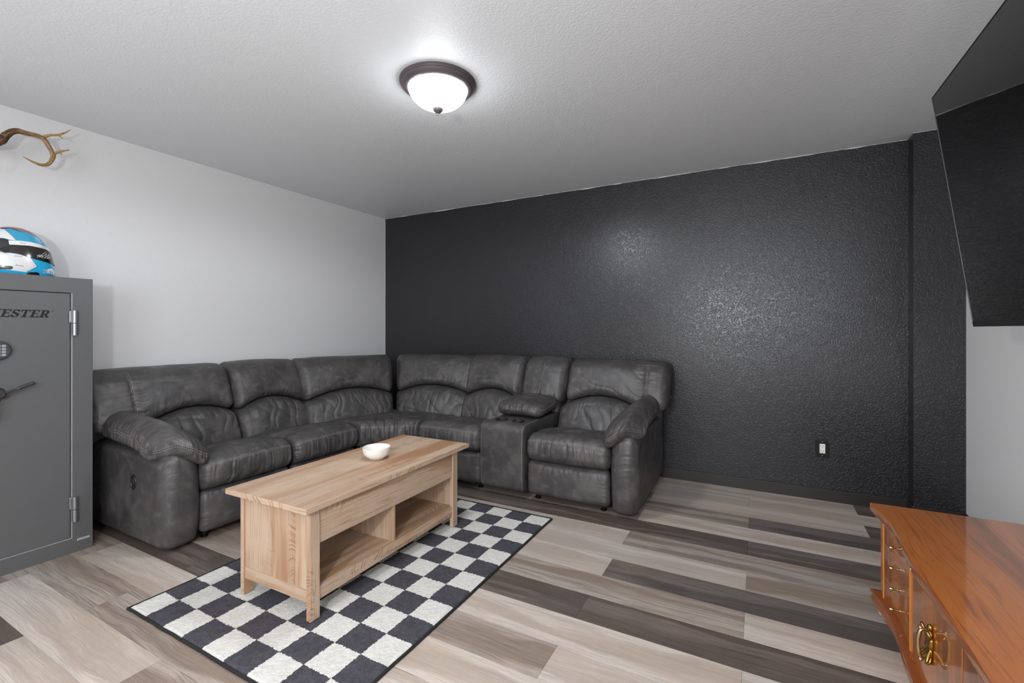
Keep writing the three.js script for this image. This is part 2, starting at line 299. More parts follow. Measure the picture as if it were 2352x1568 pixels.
// floor of planks: rows along x, half-lapped, 1.24 m by 0.187 m
{
  const floor = new THREE.Group(); floor.name = 'floor'; floor.userData.kind = 'structure'; scene.add(floor);
  part('subfloor', slab(XL - 0.15, XR + 0.15, -0.15, -0.004, ZB - 0.15, ZN + 0.15), M.gap, floor);
  const PW = 0.187, PL = 1.24, Z0 = -3.67, XE = -0.048;      // rows k = -1 .. ; even rows have a joint at XE
  const tones = {};                                          // row -> [[x limit, tone], ...]
  const set = (k, ...l) => { tones[k] = l; };
  set(-2, [9, 0]); set(-1, [0.5, 0], [9, 2]); set(0, [-0.1, 0], [9, 0]); set(1, [-0.7, 1], [0.5, 0], [9, 2]); set(2, [-0.1, 1], [9, 2]);
  set(3, [-0.7, 1], [9, 0]); set(4, [9, 2]); set(5, [-0.7, 0], [9, 1]); set(6, [-0.1, 0], [9, 1]); set(7, [-0.7, 0], [9, 2]);
  set(8, [-0.1, 1], [9, 0]); set(9, [-0.7, 2], [9, 2]); set(10, [-2.6, 1], [-1.3, 1], [9, 0]); set(11, [-1.95, 1], [-0.7, 1], [9, 0]); set(12, [-2.55, 2], [-1.3, 2], [9, 0]);
  set(13, [-3.2, 1], [-1.95, 0], [9, 0]); set(14, [9, 1]); set(15, [-3.2, 1], [-1.95, 0], [-0.7, 1], [9, 1]); set(16, [-2.6, 2], [-1.3, 0], [9, 0]); set(17, [-1.95, 0], [9, 2]);
  seed(77);
  const plank = (x0, x1, z0, z1, u0, flip) => {              // bevelled slab, top and edges
    const b = 0.0006, yT = 0, yB = -0.004, e = 0.00025, pos = [], uv = [], idx = [];
    const ring = (i, y) => [[x0 + i, z0 + i], [x1 - i, z0 + i], [x1 - i, z1 - i], [x0 + i, z1 - i]].forEach(([x, z]) => {
      pos.push(x, y, z); const uu = (x - u0) / PL, vv = (z - z0) / PW; uv.push(flip ? 1 - uu : uu, flip ? 1 - vv : vv); });
    ring(e, yB); ring(e, yT - b); ring(b, yT);
    for (const o of [0, 4]) for (let i = 0; i < 4; i++) { const a = o + i, c = o + (i + 1) % 4; idx.push(a, a + 4, c, c, a + 4, c + 4); }
    idx.push(8, 11, 10, 8, 10, 9);
    const g = new THREE.BufferGeometry(); g.setAttribute('position', new THREE.Float32BufferAttribute(pos, 3)); g.setAttribute('uv', new THREE.Float32BufferAttribute(uv, 2)); g.setIndex(idx);
    return toCreasedNormals(g, 0.3);
  };
  for (let k = -2; ; k++) {
    const za = Math.max(ZB, Z0 + PW * k), zb = Math.min(ZN, Z0 + PW * (k + 1)); if (za >= ZN - 0.01) break; if (zb <= ZB) continue;
    const start = (k % 2 === 0 ? XE : XE - PL / 2);
    for (let n = -4; n < 3; n++) {
      const u0 = start + n * PL, x0 = Math.max(XL, u0), x1 = Math.min(XR, u0 + PL); if (x1 - x0 < 0.01) continue;
      const list = tones[k], tone = list ? list.find(([lim]) => u0 + 0.3 < lim)[1] : [0, 1, 0, 2, 1][Math.floor(rnd() * 5)];
      const m = M.planks[tone][Math.floor(rnd() * 4)];
      part('plank', plank(x0, x1, za, zb, u0, rnd() < 0.5), m, floor);
    }
  }
}

// ------------------------------------------------------------------ ceiling lamp
{
  const at = V(-1.42, CEIL, -1.86);
  const t = thing('ceiling_light', 'round flush ceiling light, dark bronze pan with a glowing frosted glass bowl', 'ceiling light', at);
  part('pan', lathe([[0.02, 0], [0.188, 0], [0.191, -0.002], [0.191, -0.006], [0.188, -0.009], [0.189, -0.011], [0.186, -0.015], [0.183, -0.016], [0.183, -0.018], [0.178, -0.025], [0.170, -0.032], [0.160, -0.037], [0.153, -0.038], [0.150, -0.037], [0.149, -0.030], [0.10, -0.022], [0.02, -0.022]], 96), M.bronze, t);
  const prof = []; for (let i = 0; i <= 24; i++) { const a = i / 24 * Math.PI / 2; prof.push([Math.max(0.0006, 0.148 * Math.cos(a)), -0.031 - 0.101 * Math.sin(a) ** 1.05]); }
  const glass = phys({ color: 0xffffff, roughness: 0.35, emissive: 0xffffff, emissiveIntensity: 9, clearcoat: 0.5 });
  part('glass_bowl', new THREE.LatheGeometry(prof.reverse().map((p) => new THREE.Vector2(...p)), 96), glass, t);
  part('finial', lathe([[0.0005, -0.164], [0.004, -0.1625], [0.0056, -0.159], [0.0052, -0.155], [0.0072, -0.1535], [0.013, -0.150], [0.0195, -0.1445], [0.024, -0.138], [0.0252, -0.1325], [0.021, -0.128], [0.001, -0.126]], 40), mat({ color: 0x6a6664, roughness: 0.45, metalness: 0.4 }), t);
  const l = new THREE.PointLight(0xf4f8ff, CEILING_CD, 0, 2); l.position.set(at.x, CEIL - 0.10, at.z); l.castShadow = true; l.shadow.radius = 4.5; l.shadow.mapSize.set(1024, 1024); scene.add(l);
  const d = new THREE.SpotLight(0xf4f8ff, CEILING_DOWN_CD, 0, 1.53, 0.18, 2); d.position.copy(l.position); d.target.position.set(at.x, 0, at.z); d.castShadow = true; d.shadow.radius = 4.5; d.shadow.mapSize.set(1024, 1024); scene.add(d, d.target);
}
// added stand-in for a flash, built as a floor lamp behind the camera: its light throws the shadow of the television and the second sheen on the black wall
{
  const at = V(-0.58, 0, 0.42);
  const t = thing('flash_stand_in', 'unseen stand-in for a flash behind the camera, built as a slim black floor lamp with a white globe', 'lamp', at);
  part('base', lathe([[0.001, 0], [0.13, 0], [0.132, 0.006], [0.128, 0.014], [0.02, 0.024], [0.001, 0.024]]), M.darkMetal, t);
  part('pole', cyl(0.011, 0.011, 1.35).translate(0, 0.695, 0), M.darkMetal, t);
  part('globe', new THREE.SphereGeometry(0.08, 40, 24).translate(0, 1.45, 0), phys({ color: 0xffffff, roughness: 0.4, emissive: 0xffffff, emissiveIntensity: 3 }), t);
  const l = new THREE.PointLight(0xffffff, FLASH_CD, 0, 2); l.position.set(at.x, 1.45, at.z); l.castShadow = true; l.shadow.radius = 2.5; l.shadow.mapSize.set(1024, 1024); scene.add(l);
}

// ------------------------------------------------------------------ sectional sofa
{
  const C = V(-2.6, 0, -2.9);
  const sofa = thing('sectional_sofa', 'dark grey worn leather-look L-shaped reclining sectional sofa filling the corner by the black wall', 'sofa', C);
  const un = new THREE.Matrix4().makeTranslation(-C.x, 0, -C.z);
  const FL = un.clone().multiply(new THREE.Matrix4().makeTranslation(-3.65, 0, 0).multiply(new THREE.Matrix4().makeRotationY(Math.PI / 2)));   // left run: X = -z of the room, Z = +x
  const FR = un.clone().multiply(new THREE.Matrix4().makeTranslation(0, 0, -3.78));                                                                 // right run: X = x, Z = +z
  const frameAt = (px, pz, turn) => un.clone().multiply(new THREE.Matrix4().makeTranslation(px, 0, pz).multiply(new THREE.Matrix4().makeRotationY(turn)));
  const crease = (x, y, s, p = 6) => -2.2 * Math.pow(1 - Math.abs(sn(x, y, s)), p) + 0.4;
  let S = 100;
  // a row of thread stitches along a path on a surface; pts are in the parent's space
  function stitching(parent, path, normalAt, gap = 0.0) {
    const len = path.getLength(), n = Math.floor(len / 0.0105), gs = [];
    for (const side of gap ? [-gap, gap] : [0]) for (let i = 0; i < n; i++) {
      const u = (i + 0.5) / n, p = path.getPointAt(u), tg = path.getTangentAt(u), nn = normalAt(u).normalize(), b = tg.clone().cross(nn).normalize();
      const m = new THREE.Matrix4().makeBasis(tg, nn, b).setPosition(p.clone().addScaledVector(b, side).addScaledVector(nn, 0.0004));
      gs.push(new THREE.SphereGeometry(1, 5, 4).scale(0.0037, 0.0011, 0.0013).applyMatrix4(m));
    }
    part('stitching', gs, M.thread, parent, 'pale grey seam stitching', 'stuff');
  }
  const onSurf = (surf, fn, n = 60) => { const pts = []; for (let i = 0; i <= n; i++) pts.push(surf(...fn(i / n))); return new THREE.CatmullRomCurve3(pts); };
  const nrm = (surf, fn) => (u) => { const e = 0.02, [a, b, c] = fn(u), p = surf(a, b, c); const m = (d) => surf(...d); // numeric normal on the front or top face
    const t1 = m([clamp(a + e, -1, 1), b, c]).sub(m([clamp(a - e, -1, 1), b, c])); const t2 = c === 1 ? m([a, clamp(b + e, -1, 1), c]).sub(m([a, clamp(b - e, -1, 1), c])) : m([a, b, clamp(c - e, -1, 1)]).sub(m([a, b, clamp(c + e, -1, 1)])); return t1.cross(t2); };

  // front face of the backs: leaning away from the seat
  const front = (y) => 0.415 - (y - 0.42) * 0.40;
  function backPad(frame, x0, x1, o = {}) {
    const w = x1 - x0, hw = w / 2, cx = (x0 + x1) / 2, s0 = S += 7, top = o.top || 0.955, ml = o.ml || 0, mr = o.mr || 0, ax = o.archX ?? 0, aw = o.archW ?? 1;
    const arch = (s) => 0.588 + 0.085 * Math.max(0, 1 - ((s - ax) / aw) ** 2);
    const miter = (p, s) => { const d = p.z - 0.2; if (s > 0) p.x -= mr * d * s; else p.x -= ml * d * s * -1 * -1; };
    const up = soft({ hx: hw, hy: 0.18, hz: 0.115, r: [0.055, 0.085, 0.085], frame, shape: (p, q, d) => {
      const s = p.x / hw, t = (p.y + 0.18) / 0.36, fz = clamp(p.z / 0.115, -1, 1);
      const tn = top + 0.004 * sn(p.x * 9, 0.3, s0 + 2) - 0.006 * s * s;
      const y = lerp(arch(s), tn, t); let z = front(y) - 0.125 + p.z;
      if (fz > 0) {
        z += fz * 0.030 * Math.sin(Math.PI * clamp(t)) * (1 - s * s * 0.8);
        z += fz * Math.exp(-t / 0.16) * (0.0042 * crease(p.x * 62 + 1.5 * sn(p.x * 9, t * 3, s0 + 1), t * 1.6, s0, 2) + 0.0040 * crease(p.x * 21 + 1.2 * sn(p.x * 6, t * 4, s0 + 7), t * 1.2, s0 + 8, 4)) * (1 - Math.abs(s) ** 6);
        z += fz * 0.0045 * sn(p.x * 6, t * 3, s0 + 4) + fz * 0.0016 * crease(p.x * 7 + t * 2, t * 5, s0 + 3, 7);
        z += fz * 0.0032 * Math.exp(-(1 - Math.abs(s)) / 0.07) * crease(t * 30, s * 2, s0 + 5, 2) + fz * 0.003 * Math.exp(-(1 - t) / 0.08) * crease(p.x * 40, t, s0 + 9, 2);
        if (o.seam !== undefined) z -= fz * 0.011 * Math.exp(-(((p.x - o.seam + cx) / 0.012) ** 2)) - fz * 0.006 * Math.exp(-(((p.x - o.seam + cx) / 0.05) ** 2)) * crease(t * 40, 0.3, s0 + 6, 2);
      } else z = Math.max(z, 0.01);
      p.set(p.x + cx, y, z); miter(p, s);
    } });
    const back = part('back_cushion', up.g, M.leather, sofa);
    if (o.seam !== undefined) {
      const a = (o.seam - cx) / hw;
      for (const e of [-0.006, 0.006]) { const fn = (u) => [a + e / hw, lerp(-0.72, 0.99, u), 1]; stitching(back, onSurf(up.surf, fn), nrm(up.surf, fn)); }
    }
    if (o.noLumbar) return;
    const l0 = o.lx0 ?? x0, l1 = o.lx1 ?? x1, lw = (l1 - l0) / 2, lc = (l0 + l1) / 2;
    const lo = soft({ hx: lw, hy: 0.15, hz: 0.11, r: [0.05, 0.05, 0.07], frame, shape: (p, q, d) => {
      const s = p.x / lw, t = (p.y + 0.15) / 0.30, fz = clamp(p.z / 0.11, -1, 1), sg = (p.x + lc - cx) / hw;
      const y = lerp(0.36, arch(sg) - 0.002, t); let z = front(y) - 0.13 + p.z;
      if (fz > 0) {
        z += fz * 0.046 * Math.sin(Math.PI * clamp(t * 0.9 + 0.05)) ** 0.8 * (1 - s * s * 0.75);
        z += fz * Math.exp(-(1 - t) / 0.16) * 0.0042 * crease(p.x * 58 + 1.5 * sn(p.x * 7, t * 3, s0 + 11), t * 1.4, s0 + 12, 2);
        z += fz * 0.0058 * crease(p.x * 15 + 0.9 * sn(p.x * 5, t * 2.5, s0 + 13), t * 0.9, s0 + 14, 4) * (0.25 + 0.75 * t) + fz * 0.003 * crease(p.x * 8 + t * 2, t * 3 + p.x * 2, s0 + 15, 6);
        z += fz * 0.0035 * Math.exp(-t / 0.15) * crease(p.x * 46, t, s0 + 16, 2) + fz * 0.0035 * Math.exp(-(1 - Math.abs(s)) / 0.10) * crease(t * 22, s * 2, s0 + 17, 2);
      }
      p.set(p.x + lc, y, z); miter(p, s);
    } });
    part('lumbar_cushion', lo.g, M.leather, sofa);
  }
  function seat(frame, x0, x1, o = {}) {
    const w = x1 - x0, hw = w / 2, cx = (x0 + x1) / 2, s0 = S += 7, D0 = 0.30, D1 = o.front || 0.935, hz = (D1 - D0) / 2, cz = (D0 + D1) / 2, hy = 0.095, cy = 0.377;
    const it = soft({ hx: hw, hy, hz, r: [0.035, 0.075, 0.085], frame, shape: (p, q, d) => {
      const s = p.x / hw, zt = (p.z + hz) / (2 * hz), tp = clamp(p.y / hy, -1, 1), fr = smooth(0.80, 1, zt);
      let y = p.y, z = p.z;
      if (tp > -0.2) {
        const k = clamp((tp + 0.2) / 1.2);
        y += k * (0.016 * (1 - s * s) + 0.020 * smooth(0.38, 0.56, zt) * (1 - s ** 8) - 0.052 * (1 - zt) * (1 - zt) - 0.016);
        y += k * (1 - fr) * (0.003 * crease(p.x * 8, p.z * 9, s0, 4) + 0.003 * sn(p.x * 9, p.z * 9, s0 + 1));
        y += k * 0.0022 * smooth(0.6, 0.9, zt) * crease(p.x * 24 + 0.8 * sn(p.x * 3, p.z * 4, s0 + 7), p.z * 2.2, s0 + 2, 3);
      }
      if (fr > 0) {
        z += fr * (0.030 * (1 - s * s * 0.9) * Math.cos(clamp(p.y / hy, -1, 1) * 1.2));
        z += fr * smooth(0.95, 0.2, tp) * (0.0032 * crease(p.x * 52 + 1.2 * sn(p.x * 8, p.y * 8, s0 + 3), p.y * 7, s0 + 4, 2) + 0.003 * crease(p.x * 17 + 1.2 * sn(p.x * 5, p.y * 6, s0 + 8), p.y * 5, s0 + 9, 4));
        z += fr * 0.0045 * Math.exp(-(1 - Math.abs(s)) / 0.12) * crease(p.y * 90, s * 3, s0 + 5, 2);
      }
      p.set(p.x + cx, y + cy, z + cz);
    } });
    const m = part('seat_cushion', it.g, M.leather, sofa);
    for (const e of [-0.05, 0.05]) { const fn = (u) => [lerp(-0.94, 0.94, u), 0.62 + e, 1]; stitching(m, onSurf(it.surf, fn), nrm(it.surf, fn)); }
    if (!o.noFoot) {
      const f = soft({ hx: hw - 0.004, hy: 0.118, hz: 0.04, r: [0.03, 0.045, 0.035], frame, shape: (p) => {
        const s = p.x / hw, t = (p.y + 0.118) / 0.236, fz = clamp(p.z / 0.04);
        let z = p.z + 0.872 + fz * (0.022 * (1 - s ** 4) * Math.sin(Math.PI * clamp(0.15 + t * 0.75)) + 0.003 * Math.exp(-(1 - t) / 0.2) * crease(p.x * 60, t * 2, s0 + 21, 2) + 0.0045 * Math.exp(-(1 - Math.abs(s)) / 0.09) * crease(p.y * 90, s * 2, s0 + 22, 2) + 0.003 * sn(p.x * 6, p.y * 8, s0 + 23));
        p.set(p.x + cx, p.y + 0.168, z);
      } });
      part('footrest', f.g, M.leather, sofa);
    }
    part('seat_frame', box(x0 + 0.02, x1 - 0.02, 0.055, 0.30, 0.12, 0.86, 0.004).applyMatrix4(frame), M.darkPlastic, sofa);
  }
  // side = -1: the arm's outer face looks to -X of its run, +1: to +X
  function arm(frame, inner, outer, side, latch) {
    const s0 = S += 7, hw = Math.abs(outer - inner) / 2, cx = (inner + outer) / 2, hy = 0.262, hz = 0.435, D = 0.925;
    const a = soft({ hx: hw, hy, hz, r: [0.07, 0.04, 0.06], frame, shape: (p) => {
      const o = p.x * side / hw, t = (p.y + hy) / (2 * hy), zt = (p.z + hz) / (2 * hz);                        // o = 1 outside
      const topY = 0.530 - 0.055 * smooth(0.2, -1, o) - 0.03 * smooth(0.6, 1, o) * smooth(0.5, 1, zt);
      let x = p.x, z = p.z; const y = lerp(0.012, topY, t);
      const bulge = Math.sin(Math.PI * clamp(t * 0.9 + 0.05));
      x += side * (0.008 * o * bulge - 0.022 * smooth(0.3, 0, t) * smooth(0.3, 1, o) * 0.6);
      z += smooth(0.6, 1, zt) * (0.020 * bulge * (1 - o * o * 0.6)) + smooth(0.9, 1, zt) * 0.003 * smooth(0.7, 1, t) * crease(p.x * 40, t, s0, 2) + smooth(0.9, 1, zt) * ((side > 0 ? 0.0026 : 0.0007) * crease(t * 34, p.x * 5, s0 + 8, 3) * smooth(0.3, 0.95, t));
      z -= 0.03 * smooth(0.25, 0, t) * smooth(0.8, 1, zt) * 0.6;
      x += 0.0035 * sn(z * 7, y * 7, s0 + 1) * smooth(0.3, 1, o) * side;
      p.set(x + cx, y, z + D - hz - 0.01);
    } });
    const am = part('arm_panel', a.g, M.leather, sofa);
    // pillow: fat roll that droops to the seat and to the front
    const px0 = inner - side * 0.055, px1 = outer + side * 0.035, pw = Math.abs(px1 - px0) / 2, pc = (px0 + px1) / 2;
    const pil = soft({ hx: pw, hy: 0.072, hz: 0.36, r: [0.075, 0.068, 0.09], frame, shape: (p) => {
      const o = p.x * side / pw, zt = (p.z + 0.36) / 0.72, tp = p.y / 0.072;
      const crest = lerp(0.672, 0.618, zt) + 0.012 * Math.sin(Math.PI * zt) - 0.022 * smooth(0.72, 1, zt);
      const droop = -0.095 * smooth(0.45, -1, o) - 0.042 * smooth(0.1, 1, o) * (0.5 + 0.5 * zt);
      let y = crest + droop + p.y * (0.95 + 0.12 * Math.sin(Math.PI * zt)) - 0.022;
      let x = p.x, z = p.z + 0.60 - 0.12 * smooth(0.5, 1, zt) * smooth(-0.3, 1, o);
      const edge = Math.exp(-((tp + 0.05) ** 2) / 0.10), rim = Math.max(smooth(0.75, 1, zt), smooth(0.7, 1, o));
      const along = p.z * 1 + p.x * side;
      y += 0.0018 * crease(along * 34 + 1.5 * sn(p.x * 9, p.z * 6, s0 + 3), o * 1.6, s0 + 4, 2.5) * (0.15 + 0.85 * rim) + 0.003 * sn(p.x * 10, p.z * 8, s0 + 9);
      z += smooth(0.8, 1, zt) * (0.012 * (1 - o * o) + 0.0036 * crease(p.x * 64, tp * 1.2, s0 + 5, 2) - 0.007 * edge);
      x += side * smooth(0.7, 1, o) * (0.004 * crease(p.z * 60, tp * 1.2, s0 + 6, 2) - 0.006 * edge);
      p.set(x + pc, y, z);
    } });
    const pm = part('arm_pillow', pil.g, M.leather, sofa);
    for (const e of [-0.09, 0.09]) {
      const f1 = (u) => [lerp(-0.9, 0.93, u), 0.12 + e, 1]; stitching(pm, onSurf(pil.surf, f1), nrm(pil.surf, f1));
      const pts = []; for (let i = 0; i <= 40; i++) pts.push(pil.surf(side, 0.12 + e, lerp(-0.6, 0.95, i / 40)));
      const out = V(side, 0.3, 0).transformDirection(frame); stitching(pm, new THREE.CatmullRomCurve3(pts), () => out.clone());
    }
    if (latch) {
      const g = new THREE.TorusGeometry(0.036, 0.006, 10, 36).scale(0.72, 1, 1).rotateY(Math.PI / 2), cup = new THREE.SphereGeometry(0.035, 24, 12).scale(0.1, 1, 0.7);
      const lever = box(-0.006, 0.003, -0.012, 0.026, -0.008, 0.008, 0.003);
      const mv = (q) => q.clone().applyMatrix4(new THREE.Matrix4().makeTranslation(outer + side * 0.006, 0.358, 0.625)).applyMatrix4(frame);
      const lt = part('recliner_latch', [mv(g), mv(cup)], M.darkPlastic, sofa, 'black oval recliner latch cup');
      part('lever', mv(lever), mat({ color: 0x2a2e3a, roughness: 0.3 }), lt);
    }
  }
  // left run, from the safe towards the corner (X = -z)
  arm(FL, 1.435, 1.245, -1, true);
  seat(FL, 1.435, 2.005); seat(FL, 2.012, 2.575);
  backPad(FL, 1.16, 2.0, { seam: 1.385, archX: 0.36, archW: 0.72, lx0: 1.41, lx1: 2.0 });
  backPad(FL, 2.005, 2.585, { mr: 0.10 });
  // right run, from the corner to the free end (X = x)
  arm(FR, -0.825, -0.662, 1, false);
  seat(FR, -1.425, -0.832);
  seat(FR, -2.385, -1.80);
  backPad(FR, -2.375, -1.80, { ml: 0.10, lx0: -2.375, lx1: -1.795, top: 0.965 });
  backPad(FR, -1.385, -0.585, { seam: -0.74, archX: -0.26, archW: 0.78, lx0: -1.42, lx1: -0.80, top: 0.955 });
  // wedge: two backs turned across the corner
  {
    const t3 = Math.PI / 2 - 0.29, t4 = 0.24, L3 = 0.90, L4 = 0.84, c = V(-3.16, 0, -3.45);
    // frames whose X axis runs along the crest line; crest lies at Z = 0.2
    const f3o = V(-3.40 - 0.2 * Math.cos(0.29), 0, -2.585 - 0.2 * Math.sin(0.29) * 0);
    const f3 = frameAt(f3o.x, f3o.z, t3), f4 = frameAt(c.x - 0.2 * Math.sin(t4) - 0.0, c.z - 0.2 * Math.cos(t4), t4);
    backPad(f3, 0.015, L3, { ml: 0.14, mr: 0.52 });
    backPad(f4, 0.015, L4, { ml: 0.52, mr: 0.10, top: 0.955 });
    // corner seat: a five-sided cushion
    const P = { bl: V(-3.32, 0, -2.58), bc: V(-3.12, 0, -3.38), br: V(-2.39, 0, -3.5), fl: V(-2.735, 0, -2.582), fr: V(-2.393, 0, -2.862) };
    const s0 = S += 7;
    const plan = (s, t) => { const b = s < 0 ? P.bl.clone().lerp(P.bc, s + 1) : P.bc.clone().lerp(P.br, s); const f = P.fl.clone().lerp(P.fr, (s + 1) / 2); const n = V(0.64, 0, 0.77).multiplyScalar(0.045 * (1 - s * s) * t); return b.lerp(f, t).add(n); };
    const cs = soft({ hx: 0.5, hy: 0.095, hz: 0.4, r: [0.035, 0.075, 0.085], step: 0.007, shape: (p) => {
      const s = p.x / 0.5, t = (p.z + 0.4) / 0.8, tp = clamp(p.y / 0.095, -1, 1), k = clamp((tp + 0.2) / 1.2), fr = smooth(0.82, 1, t), q = plan(clamp(s, -1, 1), t);
      let y = p.y + 0.377 + k * (0.014 * (1 - s * s) + 0.010 * smooth(0.4, 0.6, t) - 0.045 * (1 - t) * (1 - t) - 0.010 + 0.005 * crease(p.x * 8, p.z * 8, s0, 4));
      q.addScaledVector(V(0.64, 0, 0.77), fr * (0.012 * Math.cos(tp * 1.2) + 0.007 * crease(p.x * 22, p.y * 8, s0 + 1, 2.5)));
      p.set(q.x, y, q.z).applyMatrix4(un);
    } });
    const m = part('corner_cushion', cs.g, M.leather, sofa);
    for (const e of [-0.05, 0.05]) { const fn = (u) => [lerp(-0.9, 0.9, u), 0.62 + e, 1]; stitching(m, onSurf(cs.surf, fn), nrm(cs.surf, fn)); }
    const pn = soft({ hx: 0.5, hy: 0.118, hz: 0.03, r: [0.03, 0.03, 0.03], step: 0.012, shape: (p) => { const s = p.x / 0.5, q = P.fl.clone().lerp(P.fr, (s + 1) / 2).addScaledVector(V(0.64, 0, 0.77), p.z - 0.03 + 0.02 * (1 - s * s)); p.set(q.x, p.y + 0.168, q.z).applyMatrix4(un); } });
    part('corner_panel', pn.g, M.leather, sofa);
    const sh = new THREE.Shape([P.bl, P.bc, P.br, V(-2.41, 0, -2.89), V(-2.755, 0, -2.61)].map((v) => new THREE.Vector2(v.x, -v.z)));
    part('seat_frame', new THREE.ExtrudeGeometry(sh, { depth: 0.24, bevelEnabled: false }).rotateX(-Math.PI / 2).translate(0, 0.055, 0).applyMatrix4(un), M.darkPlastic, sofa);
  }
  // storage console between the recliners
  {
    const x0 = -1.795, x1 = -1.437, cx = (x0 + x1) / 2, hw = (x1 - x0) / 2, s0 = S += 7;
    const b = soft({ hx: hw, hy: 0.24, hz: 0.40, r: [0.012, 0.05, 0.05], frame: FR, shape: (p) => {
      const zt = (p.z + 0.4) / 0.8, t = (p.y + 0.24) / 0.48; let y = p.y + 0.285, z = p.z + 0.525; z += smooth(0.9, 1, zt) * 0.012 * Math.sin(Math.PI * clamp(t)); y += smooth(0.6, 1, t) * 0.004 * sn(p.x * 8, p.z * 7, s0);
      p.set(p.x + cx, y, z); } });
    const cb = part('console_box', b.g, M.leather, sofa, 'upholstered console with two cup holders');
    for (const sx of [-0.93, 0.93]) { const pts = []; for (let i = 0; i <= 50; i++) pts.push(b.surf(sx, lerp(-0.97, 0.97, i / 50), 1)); for (let i = 0; i <= 20; i++) pts.push(b.surf(sx, 1, lerp(0.98, 0.35, i / 20))); const c = new THREE.CatmullRomCurve3(pts.filter((p, i) => !i || p.distanceTo(pts[i - 1]) > 1e-4)); stitching(cb, c, (u) => (u < 0.72 ? V(0, 0, 1) : V(0, 1, 0.05))); }
    for (const x of [-1.685, -1.545]) {
      const g = lathe([[0.001, -0.004], [0.034, -0.004], [0.036, 0.0015], [0.040, 0.0035], [0.045, 0.0022], [0.046, 0.0]]);
      part('cup_holder', g.translate(x, 0.529, 0.80).applyMatrix4(FR), M.blackPlastic, sofa, 'black cup holder ring');
    }
    const lid = soft({ hx: hw + 0.012, hy: 0.055, hz: 0.20, r: [0.05, 0.05, 0.10], frame: FR, shape: (p) => {
      const s = p.x / hw, zt = (p.z + 0.2) / 0.4, tp = p.y / 0.055; let y = p.y * (1.0) + 0.588 + 0.02 * smooth(1, 0.2, zt) - 0.006 * s * s; y += (tp > 0 ? 1 : 0) * (0.016 * (1 - s * s) * Math.sin(Math.PI * zt) + 0.004 * crease(p.x * 9, p.z * 9, s0 + 1, 4));
      p.set(p.x + cx + 0.004, y, p.z + 0.50 + smooth(0.8, 1, zt) * 0.005 * crease(p.x * 40, tp, s0 + 2, 2)); } });
    const lm = part('console_lid', lid.g, M.leather, sofa);
    { const pts = []; for (let i = 0; i <= 30; i++) pts.push(lid.surf(1, 0.25, lerp(-0.9, 0.95, i / 30))); stitching(lm, new THREE.CatmullRomCurve3(pts), () => V(1, 0.3, 0)); }
    backPad(FR, -1.792, -1.395, { noLumbar: true, top: 0.965, archX: 0, archW: 0.001 });
    const fill = soft({ hx: hw, hy: 0.12, hz: 0.10, r: 0.03, step: 0.02, frame: FR, shape: (p) => { p.set(p.x + cx, p.y + 0.55, p.z + 0.20); } });
    part('console_back', fill.g, M.leather, sofa);
  }
  // rear shell and feet
  part('rear_panel', [box(1.22, 2.6, 0.06, 0.88, 0.0, 0.10, 0.03).applyMatrix4(FL)], M.leather, sofa);
  part('rear_panel', [box(-2.40, -0.66, 0.06, 0.88, 0.0, 0.10, 0.03).applyMatrix4(FR)], M.leather, sofa);
  const foot = (frame, x, z) => part('foot', [cyl(0.014, 0.018, 0.058, 16).translate(x, 0.029, z), cyl(0.02, 0.02, 0.006, 16).translate(x, 0.003, z)].map((g) => g.applyMatrix4(frame)), M.darkMetal, sofa);
  for (const x of [1.50, 1.96, 2.10, 2.50]) foot(FL, x, 0.82);
  for (const x of [-2.3, -1.86, -1.38, -0.9]) foot(FR, x, 0.81);
  part('mechanism_bar', [box(1.46, 2.56, 0.035, 0.06, 0.78, 0.80, 0.002).applyMatrix4(FL)], M.darkMetal, sofa);
  part('mechanism_bar', [box(-1.40, -0.85, 0.030, 0.058, 0.80, 0.82, 0.002).applyMatrix4(FR)], M.darkMetal, sofa);
}

